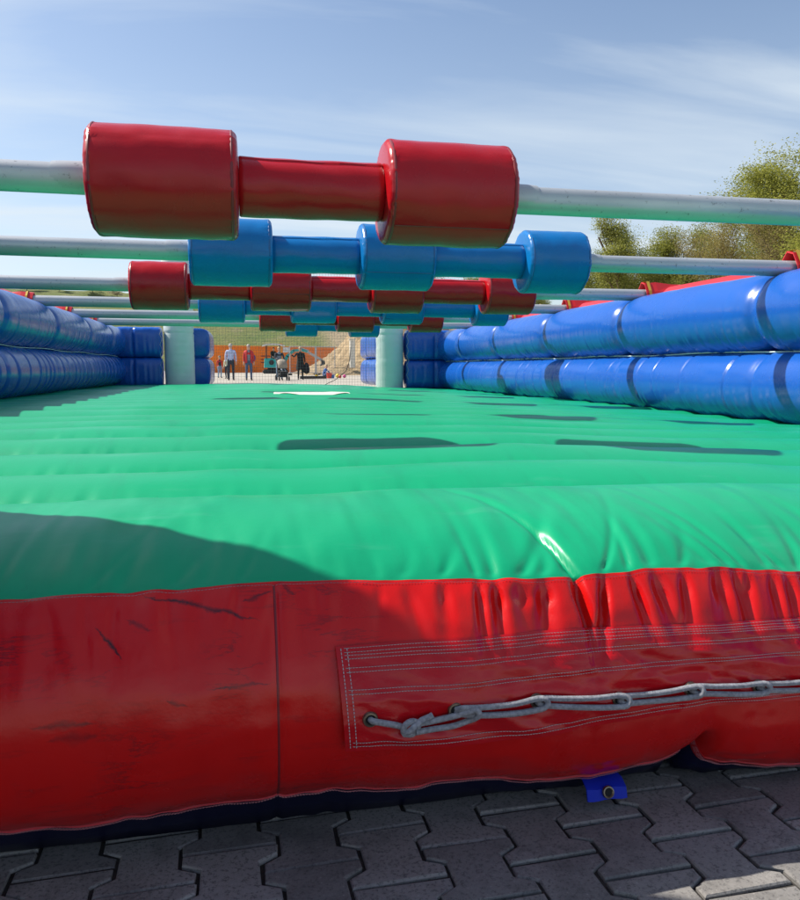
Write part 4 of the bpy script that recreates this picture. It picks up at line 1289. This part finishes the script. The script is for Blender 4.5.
# ------------------------------------------------------------------ people
def person(name_label, loc, rz, height, joints, mats, hair=None, hair_mat=None, extra=None, cat='person'):
    """joints: dict name -> (x,y,z,radius) for a 1.75 m figure; bones: list of (a, b, material index)"""
    sc = height / 1.75
    root = empty('person', loc, rz, name_label, cat)
    names = list(joints)
    bones = BONES + [(a, b, m) for a, b, m in (extra or [])]
    me = bpy.data.meshes.new('body_cage')
    idx = {n: i for i, n in enumerate(names)}
    me.from_pydata([tuple(k * sc for k in joints[n][:3]) for n in names], [(idx[a], idx[b]) for a, b, _ in bones if a in idx and b in idx], [])
    ob = bpy.data.objects.new('body_cage', me); COL.objects.link(ob)
    md = ob.modifiers.new('skin', 'SKIN')
    for n in names:
        sv = me.skin_vertices[0].data[idx[n]]
        r = joints[n][3] * sc
        ry = joints[n][4] * sc if len(joints[n]) > 4 else r
        sv.radius = (r, ry)
        sv.use_root = (n == 'pelvis')
    s2 = ob.modifiers.new('sub', 'SUBSURF'); s2.levels = 1; s2.render_levels = 1
    dg = bpy.context.evaluated_depsgraph_get()
    em = bpy.data.meshes.new_from_object(ob.evaluated_get(dg))
    bpy.data.objects.remove(ob)
    em.name = 'body'
    zmin = min(v_.co.z for v_ in em.vertices)
    if abs(zmin) < 0.2:
        for v_ in em.vertices: v_.co.z -= zmin + 0.004
    else: zmin = 0.0
    em.materials.clear()
    for m in mats: em.materials.append(m)
    segs = [(Vector(joints[a][:3]) * sc, Vector(joints[b][:3]) * sc, m) for a, b, m in bones if a in idx and b in idx]
    for p in em.polygons:
        c = p.center; best = (1e9, 0)
        for a, b, m in segs:
            d = b - a; t = max(0, min(1, (c - a).dot(d) / max(1e-9, d.length_squared)))
            q = (c - (a + d * t)).length
            if q < best[0]: best = (q, m)
        p.material_index = best[1]; p.use_smooth = True
    o = bpy.data.objects.new('body', em); COL.objects.link(o); o.parent = root
    if hair:
        hx, hy, hz_ = [k * sc for k in joints['head'][:3]]
        mb = MB(); v = []; nn = 14; rows_ = 8
        for i in range(rows_):
            a = PI / 2 - (PI * hair) * i / (rows_ - 1)
            for q in range(nn):
                t = 2 * PI * q / nn
                fr = math.sin(t)      # +Y = back of the head, shorter at the face side (-Y)
                aa = a if fr > -0.2 else max(a, 0.35)
                v.append((hx + 0.094 * sc * math.cos(aa) * math.cos(t), hy + 0.014 * sc + 0.104 * sc * math.cos(aa) * math.sin(t), hz_ + 0.008 * sc + 0.112 * sc * math.sin(aa)))
        mb.add(v, grid_faces(rows_, nn, True, flip=True))
        mb.build('hair', hair_mat, root).location.z = -zmin
    return root
BONES = [('pelvis', 'belly', 1), ('belly', 'chest', 1), ('chest', 'neck', 1), ('neck', 'jaw', 0), ('jaw', 'head', 0), ('head', 'crown', 0), ('jaw', 'nose', 0),
         ('chest', 'sh_l', 2), ('sh_l', 'el_l', 2), ('el_l', 'wr_l', 2), ('wr_l', 'ha_l', 0),
         ('chest', 'sh_r', 2), ('sh_r', 'el_r', 2), ('el_r', 'wr_r', 2), ('wr_r', 'ha_r', 0),
         ('pelvis', 'hip_l', 3), ('hip_l', 'kn_l', 3), ('kn_l', 'an_l', 3), ('an_l', 'to_l', 4),
         ('pelvis', 'hip_r', 3), ('hip_r', 'kn_r', 3), ('kn_r', 'an_r', 3), ('an_r', 'to_r', 4)]
for s_ in 'lr':
    BONES += [('ha_' + s_, 'f%d_%s' % (i, s_), 0) for i in range(5)]
def stand(stride=0.0, arm_l=None, arm_r=None, wide=1.0):
    """figure facing -Y; left arm is at +X"""
    j = {'pelvis': (0, 0, 0.93, 0.145 * wide, 0.105), 'belly': (0, 0.0, 1.08, 0.140 * wide, 0.105), 'chest': (0, 0.01, 1.30, 0.155 * wide, 0.110), 'neck': (0, 0.0, 1.49, 0.050),
         'jaw': (0, -0.015, 1.56, 0.068), 'head': (0, -0.012, 1.64, 0.094, 0.104), 'crown': (0, 0.0, 1.71, 0.060), 'nose': (0, -0.105, 1.615, 0.016),
         'sh_l': (0.185, 0.01, 1.42, 0.064), 'el_l': (0.235, 0.02, 1.13, 0.046), 'wr_l': (0.245, -0.06, 0.90, 0.034), 'ha_l': (0.245, -0.085, 0.82, 0.034, 0.022),
         'sh_r': (-0.185, 0.01, 1.42, 0.064), 'el_r': (-0.235, 0.02, 1.13, 0.046), 'wr_r': (-0.245, -0.06, 0.90, 0.034), 'ha_r': (-0.245, -0.085, 0.82, 0.034, 0.022),
         'hip_l': (0.095, 0, 0.86, 0.090), 'kn_l': (0.105, -0.02 - stride * 0.5, 0.49, 0.062), 'an_l': (0.11, 0.02 - stride, 0.09, 0.045), 'to_l': (0.125, -0.13 - stride, 0.045, 0.042, 0.036),
         'hip_r': (-0.095, 0, 0.86, 0.090), 'kn_r': (-0.105, -0.02 + stride * 0.3, 0.49, 0.062), 'an_r': (-0.11, 0.02 + stride, 0.09 + abs(stride) * 0.2, 0.045), 'to_r': (-0.125, -0.13 + stride, 0.045, 0.042, 0.036)}
    if arm_l: j.update(zip(('el_l', 'wr_l', 'ha_l'), arm_l))
    if arm_r: j.update(zip(('el_r', 'wr_r', 'ha_r'), arm_r))
    add_fingers(j)
    return j
def add_fingers(j):
    for s_ in 'lr':
        h, w = Vector(j['ha_' + s_][:3]), Vector(j['wr_' + s_][:3])
        d = (h - w).normalized()
        side = d.cross(Vector((1, 0, 0)) if abs(d.x) < 0.8 else Vector((0, 0, 1))).normalized()
        for i, (o_, L) in enumerate(((-0.024, 0.075), (-0.008, 0.085), (0.008, 0.080), (0.022, 0.062))):
            p = h + d * L + side * o_ * 1.5
            j['f%d_%s' % (i, s_)] = (*p, 0.009)
        p = h + d * 0.02 - side * 0.062
        j['f4_' + s_] = (*p, 0.010)
Z = lambda x, y: float(gz(x, y))
sk = M['skin']
# man in pale shirt walking away
person('man in pale blue shirt and dark trousers walking away from the far goal', (-0.43, 38, Z(-0.43, 38)), PI, 1.80, stand(0.16, wide=1.12),
       [sk, M['shirt_blue'], M['shirt_blue'], M['dark_cloth'], M['black']], 0.6, M['hair_grey'])
jr = stand(0.08, wide=1.12)
r_ = person('man in open red jacket, grey shirt and jeans walking towards the pitch', (0.42, 38, Z(0.42, 38)), 0.1, 1.76, jr,
       [sk, M['grey_cloth'], M['red_cloth'], M['denim'], M['black']], 0.5, M['hair_grey'])
def jacket(root, h, mat):
    sc = h / 1.75
    mb = MB(); v = []
    nn = 22
    for (z, rx, ry) in ((0.84, 0.205, 0.150), (1.0, 0.195, 0.142), (1.2, 0.195, 0.142), (1.36, 0.205, 0.138), (1.45, 0.150, 0.105)):
        for q in range(nn):
            t = -PI / 2 + 0.42 + (2 * PI - 0.84) * q / (nn - 1)
            v.append((rx * sc * math.cos(t), ry * sc * math.sin(t), z * sc))
    f = grid_faces(5, nn)
    v2 = [(a * 0.93, b * 0.93, c) for a, b, c in v]; k = len(v)
    mb.add(v + v2, f + [[i + k for i in q[::-1]] for q in f])
    mb.build('jacket', mat, root)
jacket(r_, 1.76, M['red_cloth'])
# child with cap
kid = person('child in dark top, cap and blue jeans at the left of the yard', (-1.10, 43.5, Z(-1.1, 43.5)), 0.5, 1.22, stand(0.03),
       [sk, M['dark_cloth'], M['red_cloth'], M['denim_pale'], M['black']])
mb = MB(); sc = 1.22 / 1.75
mb.tube([(0, 0, 1.64 * sc), (0, 0, 1.70 * sc), (0, 0, 1.76 * sc), (0, 0, 1.785 * sc)], [0.108 * sc, 0.108 * sc, 0.08 * sc, 0.01], 14)
mb.box((0, -0.14 * sc, 1.65 * sc), (0.16 * sc, 0.13 * sc, 0.015)); mb.build('cap', M['beige'], kid)
person('child in pale green top and dark trousers behind the man in the pale shirt', (-0.70, 42, Z(-0.7, 42)), -0.6, 1.22, stand(0.05),
       [sk, M['pale_green_cloth'], M['pale_green_cloth'], M['dark_cloth'], M['black']], 0.5, M['hair_brown'])
# woman with stroller
fw = ((0.22, -0.12, 1.16, 0.044), (0.20, -0.36, 1.04, 0.034), (0.19, -0.43, 1.02, 0.034, 0.022))
fwr = ((-0.22, -0.12, 1.16, 0.044), (-0.20, -0.36, 1.04, 0.034), (-0.19, -0.43, 1.02, 0.034, 0.022))
wx, wy = 1.90, 38.2
person('blond woman in dark jacket pushing a stroller towards the pitch', (wx, wy, Z(wx, wy)), 0.15, 1.66, stand(0.10, fw, fwr),
       [sk, M['grey_cloth'], M['dark_cloth'], M['denim_pale'], M['black']], 0.72, M['hair_blond'])
st = empty('stroller', (2.02, 37.45, Z(2.02, 37.4)), 0.15, 'black stroller with beige hood pushed by the blond woman', 'stroller')
for (x, y) in ((-0.24, -0.35), (0.24, -0.35), (-0.27, 0.30), (0.27, 0.30)):
    mb = MB(); r = 0.10 if y < 0 else 0.14
    ring = [(x, y + r * 0.82 * math.cos(a), r + r * 0.82 * math.sin(a)) for a in np.linspace(0, 2 * PI, 21)]
    mb.tube(ring, 0.026, 8, caps=False); mb.tube([(x - 0.02, y, r), (x + 0.02, y, r)], r * 0.45, 10); mb.build('wheel', M['black'], st)
mb = MB()
for s in (-1, 1):
    mb.tube([(0.24 * s, -0.35, 0.10), (0.25 * s, 0.0, 0.52), (0.24 * s, 0.36, 0.98), (0.22 * s, 0.44, 1.03)], 0.016, 6)
    mb.tube([(0.27 * s, 0.30, 0.14), (0.25 * s, 0.0, 0.52)], 0.016, 6)
mb.tube([(-0.22, 0.44, 1.03), (0.22, 0.44, 1.03)], 0.018, 6)
mb.build('frame', M['black'], st)
mb = MB(); mb.box((0, 0.0, 0.46), (0.40, 0.50, 0.10)); mb.box((0, 0.20, 0.72), (0.42, 0.10, 0.5), Matrix.Rotation(-0.3, 3, 'X')); mb.box((0, -0.30, 0.33), (0.34, 0.12, 0.26), Matrix.Rotation(0.3, 3, 'X'))
mb.build('seat', M['black_cloth'], st, smooth=False)
mb = MB(); v = []
for i in range(8):
    a = -0.15 + 1.75 * i / 7
    for q in range(11):
        x = -0.24 + 0.48 * q / 10
        rr_ = 0.38 * (1 - 0.35 * (abs(x) / 0.24) ** 3)
        v.append((x, 0.22 - rr_ * math.cos(a), 0.66 + rr_ * math.sin(a)))
f = grid_faces(8, 11); k = len(v)
mb.add(v + [(a * 0.95, b + 0.01, c - 0.015) for a, b, c in v], f + [[i + k for i in q[::-1]] for q in f])
mb.build('hood', M['beige'], st)
mb = MB(); mb.box((0, 0.05, 0.24), (0.40, 0.36, 0.16)); mb.build('basket', M['black_cloth'], st, smooth=False)
# baby in the stroller
bj = {'pelvis': (0, 0.02, 0.53, 0.07), 'belly': (0, 0.05, 0.60, 0.07), 'chest': (0, 0.08, 0.68, 0.07), 'neck': (0, 0.08, 0.75, 0.035), 'jaw': (0, 0.07, 0.79, 0.055), 'head': (0, 0.07, 0.83, 0.065), 'crown': (0, 0.08, 0.87, 0.045), 'nose': (0, 0.0, 0.82, 0.012),
      'sh_l': (0.09, 0.07, 0.72, 0.035), 'el_l': (0.12, 0.0, 0.63, 0.03), 'wr_l': (0.09, -0.09, 0.60, 0.024), 'ha_l': (0.08, -0.13, 0.60, 0.022),
      'sh_r': (-0.09, 0.07, 0.72, 0.035), 'el_r': (-0.12, 0.0, 0.63, 0.03), 'wr_r': (-0.09, -0.09, 0.60, 0.024), 'ha_r': (-0.08, -0.13, 0.60, 0.022),
      'hip_l': (0.06, -0.02, 0.53, 0.05), 'kn_l': (0.08, -0.18, 0.54, 0.042), 'an_l': (0.08, -0.26, 0.44, 0.034), 'to_l': (0.08, -0.32, 0.45, 0.028),
      'hip_r': (-0.06, -0.02, 0.53, 0.05), 'kn_r': (-0.08, -0.18, 0.54, 0.042), 'an_r': (-0.08, -0.26, 0.44, 0.034), 'to_r': (-0.08, -0.32, 0.45, 0.028)}
person('small child in pale top sitting inside the stroller', (2.02, 37.45, Z(2.02, 37.4)), 0.15, 1.75, bj, [sk, M['canopy'], M['canopy'], M['grey_cloth'], M['canopy']])
# woman in black
al = ((-0.33, -0.08, 1.22, 0.044), (-0.50, -0.22, 1.34, 0.033), (-0.57, -0.27, 1.37, 0.033, 0.022))
bw = person('blond woman in long black clothes holding a dark coat, one arm raised', (3.0, 39, Z(3.0, 39)), 0.05, 1.68, stand(0.03, None, al),
       [sk, M['black_cloth'], M['black_cloth'], M['black_cloth'], M['black']], 0.55, M['hair_blond'])
mb = MB(); v = []; nn = 18; sc = 1.68 / 1.75
for (z, rx, ry) in ((0.52, 0.235, 0.19), (0.75, 0.215, 0.17), (0.95, 0.185, 0.14), (1.12, 0.165, 0.125), (1.35, 0.180, 0.130)):
    for q in range(nn):
        t = 2 * PI * q / nn
        v.append((rx * sc * (1 + 0.04 * math.sin(5 * t)) * math.cos(t), ry * sc * math.sin(t), z * sc))
mb.add(v, grid_faces(5, nn, True)); mb.build('coat', M['black_cloth'], bw)
mb = MB(); v = []
for (z, rx, ry) in ((0.92, 0.04, 0.05), (0.80, 0.12, 0.09), (0.60, 0.17, 0.10), (0.42, 0.15, 0.08), (0.34, 0.03, 0.02)):
    for q in range(12):
        t = 2 * PI * q / 12
        v.append((rx * math.cos(t) * (1 + 0.12 * math.sin(3 * t)), ry * math.sin(t), z))
mb.add(v, grid_faces(5, 12, True, flip=True))
o = mb.build('coat', M['black_cloth'], None); o.location = (3.30, 38.9, Z(3.3, 38.9) - 0.05)
tag(o, 'bundled dark coat hanging from the hand of the woman in black', 'coat')
# child sitting in the sand
cj = {'pelvis': (0, 0.05, 0.15, 0.14, 0.12), 'belly': (0, 0.0, 0.30, 0.13, 0.11), 'chest': (0, -0.10, 0.52, 0.14, 0.11), 'neck': (0, -0.15, 0.68, 0.055), 'jaw': (0, -0.20, 0.74, 0.066), 'head': (0, -0.22, 0.83, 0.09), 'crown': (0, -0.22, 0.91, 0.06), 'nose': (0, -0.32, 0.79, 0.016),
      'sh_l': (0.17, -0.11, 0.62, 0.058), 'el_l': (0.24, -0.26, 0.42, 0.044), 'wr_l': (0.18, -0.46, 0.26, 0.034), 'ha_l': (0.16, -0.53, 0.20, 0.032),
      'sh_r': (-0.17, -0.11, 0.62, 0.058), 'el_r': (-0.24, -0.26, 0.42, 0.044), 'wr_r': (-0.18, -0.46, 0.26, 0.034), 'ha_r': (-0.16, -0.53, 0.20, 0.032),
      'hip_l': (0.10, 0.0, 0.15, 0.09), 'kn_l': (0.24, -0.34, 0.34, 0.065), 'an_l': (0.16, -0.52, 0.08, 0.045), 'to_l': (0.17, -0.66, 0.05, 0.04),
      'hip_r': (-0.10, 0.0, 0.15, 0.09), 'kn_r': (-0.24, -0.34, 0.34, 0.065), 'an_r': (-0.16, -0.52, 0.08, 0.045), 'to_r': (-0.17, -0.66, 0.05, 0.04)}
add_fingers(cj)
person('crouching child in blue top playing with toys on the sand', (4.62, 43, Z(4.62, 43)), 1.0, 1.45, cj, [sk, M['blue_cloth'], M['blue_cloth'], M['denim'], M['black']], 0.5, M['hair_blond'])
# digger driver
dj = dict(cj)
dj.update({'hip_l': (0.10, 0.0, 0.15, 0.09), 'kn_l': (0.14, -0.42, 0.22, 0.065), 'an_l': (0.14, -0.46, -0.18, 0.045), 'to_l': (0.14, -0.58, -0.21, 0.04),
           'hip_r': (-0.10, 0.0, 0.15, 0.09), 'kn_r': (-0.14, -0.42, 0.22, 0.065), 'an_r': (-0.14, -0.46, -0.18, 0.045), 'to_r': (-0.14, -0.58, -0.21, 0.04)})
add_fingers(dj)
person('driver in dark clothes seated under the canopy of the teal excavator', (2.5, 59.95, 0.34 + 1.08), 0.3, 1.75, dj, [sk, M['black_cloth'], M['black_cloth'], M['dark_cloth'], M['black']], 0.5, M['hair_brown'])

# ------------------------------------------------------------------ trees
def tree_proto(seed, H, W, trunk_h, nleaf, leaf, upright, lean=0.0):
    """returns (trunk mesh builder, crown verts, faces) for a tree of height H, crown half-width W"""
    rr = random.Random(seed)
    mb = MB(); tips = []
    def branch(p, d, L, r, lev):
        n = 4 if lev else 6
        pts, rs = [p], [r]
        q = Vector(p); dd = Vector(d)
        for i in range(n):
            dd = (dd + Vector((rr.gauss(0, 0.13), rr.gauss(0, 0.13), rr.gauss(0.04 * upright, 0.07)))).normalized()
            q = q + dd * L / n
            pts.append(q.copy()); rs.append(r * (1 - 0.75 * (i + 1) / n))
        mb.tube(pts, rs, 7 if lev == 0 else 5 if lev == 1 else 4, caps=False)
        if lev >= 2: tips.append((pts[-1], L)); tips.append((pts[2], L))
        if lev < 3:
            k = {0: 9, 1: 5, 2: 4}[lev]
            for i in range(k):
                u = (0.30 + 0.70 * (i + rr.random()) / k) if lev == 0 else (0.3 + 0.7 * rr.random())
                j = min(n, max(1, int(u * n)))
                a = rr.random() * 2 * PI
                base = (pts[j] - pts[j - 1]).normalized()
                s = Vector((math.cos(a), math.sin(a), 0))
                dn = (base * (0.55 + 0.5 * upright) + s * (0.95 - 0.35 * upright) + Vector((0, 0, 0.25))).normalized()
                sc = {0: W * rr.uniform(0.75, 1.15) * ((1.15 - 0.55 * u) if upright < 0.79 or upright > 0.9 else (1.02 - 0.30 * u)), 1: L * rr.uniform(0.35, 0.6), 2: L * rr.uniform(0.35, 0.6)}[lev]
                branch(pts[j], dn, sc, rs[j] * 0.55 + 0.004, lev + 1)
    branch(Vector((0, 0, -0.4)), Vector((lean, 0, 1)), H * 0.86, H * 0.018, 0)
    # leaves: small faces in clumps round the twig ends
    n_t = len(tips)
    cv, cf = [], []
    dens = [rr.random() ** 2.3 for _ in tips]
    tot = sum(dens)
    for (p, L), dn in zip(tips, dens):
        m_ = int(nleaf * dn / tot + rr.random())
        sp = 0.14 + 0.25 * L
        for _ in range(m_):
            gg = lambda q: max(-1.35, min(1.35, rr.gauss(0, 1))) * q
            c = p + Vector((gg(sp), gg(sp), 0.05 + gg(sp * 0.9)))
            if c.z < trunk_h * 0.55: continue
            s = leaf * rr.uniform(0.45, 1.3)
            a = Vector((rr.gauss(0, 1), rr.gauss(0, 1), rr.gauss(0, 1))).normalized()
            b = a.orthogonal().normalized(); b = (b * math.cos(1.3) + a.cross(b) * math.sin(rr.random() * 6)).normalized()
            k = len(cv)
            cv += [c - a * s, c + b * s * 0.5, c + a * s, c - b * s * 0.5]
            cf.append((k, k + 1, k + 2, k + 3))
    return mb, cv, cf
PROTO = {}
def tree(kind, x, y, top, label, rz=0.0, wid=1.0, base=None):
    z0 = float(gz(x, y)) if base is None else base
    hgt = top - z0
    t = empty('tree', (x, y, z0), rz, label, 'tree', 'spring trees beyond the right wall')
    if kind not in PROTO:
        sd_, H, W, th_, nl, lf, up, lm = KINDS[kind]
        mb, cv, cf = tree_proto(sd_, H, W, th_, nl, lf, up)
        zmax = float(np.percentile([c.z for c in cv], 98.0))
        tk = mb.build('trunk', M['bark'], t)
        cw = mesh_obj('crown', [tuple(c) for c in cv], cf, M[lm], t, smooth=False)
        PROTO[kind] = (tk, cw, zmax)
    else:
        tk, cw, zmax = PROTO[kind]
        for src in (tk, cw):
            c = src.copy(); COL.objects.link(c); c.parent = t
    s = hgt / PROTO[kind][2]
    t.scale = (s * wid, s * wid, s)
    return t
KINDS = {'big': (3, 14.5, 6.2, 3.0, 80000, 0.048, 0.80, 'leaf_spring'),
         'slim': (8, 11.5, 3.6, 2.0, 38000, 0.052, 0.95, 'leaf_spring'),
         'bush': (14, 10.0, 5.0, 1.0, 40000, 0.056, 0.65, 'leaf_green'),
         'bare': (21, 11.0, 5.0, 1.5, 22000, 0.048, 0.80, 'leaf_brown'),
         'shrub': (27, 6.0, 4.0, 0.3, 5000, 0.16, 0.5, 'leaf_pale')}
TREES = [('big', 38.2, 46, 16.7, 'tallest spring tree at the right edge, pale green crown against the sky', 0.6, 1.75),
 ('bare', 39.5, 56, 13.2, 'thinly leaved brownish tree just left of the tallest tree', 0.7, 1.0),
 ('slim', 38.2, 61, 13.0, 'slim yellow green tree in the middle of the row beyond the right wall', 0.4, 1.2),
 ('slim', 35.2, 62, 13.7, 'feathery yellow green tree left of the slim middle tree', 2.2, 1.1),
 ('bush', 32.9, 64, 12.2, 'low dense green tree at the left end of the tall row', 0.0, 1.0),
 ('bare', 40.3, 52, 12.0, 'bare branched brown tree in front of the tallest tree trunk', 2.9, 1.1),
 ('bush', 43.5, 60, 12.6, 'rounded green tree behind the brownish trees at right', 1.3, 1.1),
 ('slim', 46.5, 54, 14.0, 'slim yellow green tree at the far right edge behind the tallest', 4.0, 1.1),
 ('bush', 36.0, 72, 12.2, 'small green tree farther back above the blue roller', 2.5, 1.0),
 ('bush', 31.3, 78, 9.9, 'small far green tree on the bank at the left end of the row', 3.9, 0.9),
 ('bare', 38.5, 66, 13.0, 'brown budding tree between the two slim trees', 5.0, 1.1),
 ('bush', 42.5, 68, 13.4, 'broad green tree behind the slim middle tree', 0.3, 1.2),
 ('bush', 50.5, 66, 14.5, 'broad green tree behind the tallest tree', 5.3, 1.2),
 ('bush', 26.5, 82, 12.6, 'far dark green tree glimpsed between the blue and red rollers', 0.9, 1.2),
 ('bare', 21.0, 82, 12.8, 'far brown tree glimpsed under the middle blue roller', 1.9, 1.3)]
for k_, x, y, tp, lab, rz_, w_ in TREES: tree(k_, x, y, tp, lab, rz_, w_)
for i, (x, y, dh, lab) in enumerate([(-15.0, 104, 1.0, 'low shrub on the bank just left of the far white post'), (-18.5, 106, 1.5, 'second pale shrub left of the far white post on the bank'),
        (-22.5, 106, 1.1, 'wide low shrub on the bank between the poles at left'), (-26.0, 105, 1.6, 'taller pale shrub on the bank between the poles at left'),
        (-29.5, 105, 1.2, 'round shrub on the bank behind the fourth pole at left'), (-33.5, 106, 1.4, 'second shrub from the left on the distant bank'), (-38.0, 106, 1.3, 'leftmost low shrub on the distant bank')]):
    tree('shrub', x, y, float(gz(x, y)) + dh, lab, i * 1.7, 2.2)
# lamp post
lp = empty('lamp_post', (45.1, 70, Z(45.1, 70)), 0, 'thin white lamp post among the trees beyond the right wall', 'lamp post')
mb = MB(); mb.tube([(0, 0, 0), (0, 0, 9.4)], [0.10, 0.06], 8); mb.build('pole', M['canopy'], lp)
mb = MB(); mb.box((-0.35, 0, 9.42), (0.9, 0.22, 0.10)); mb.build('lamp_head', M['grey_metal'], lp, smooth=False)
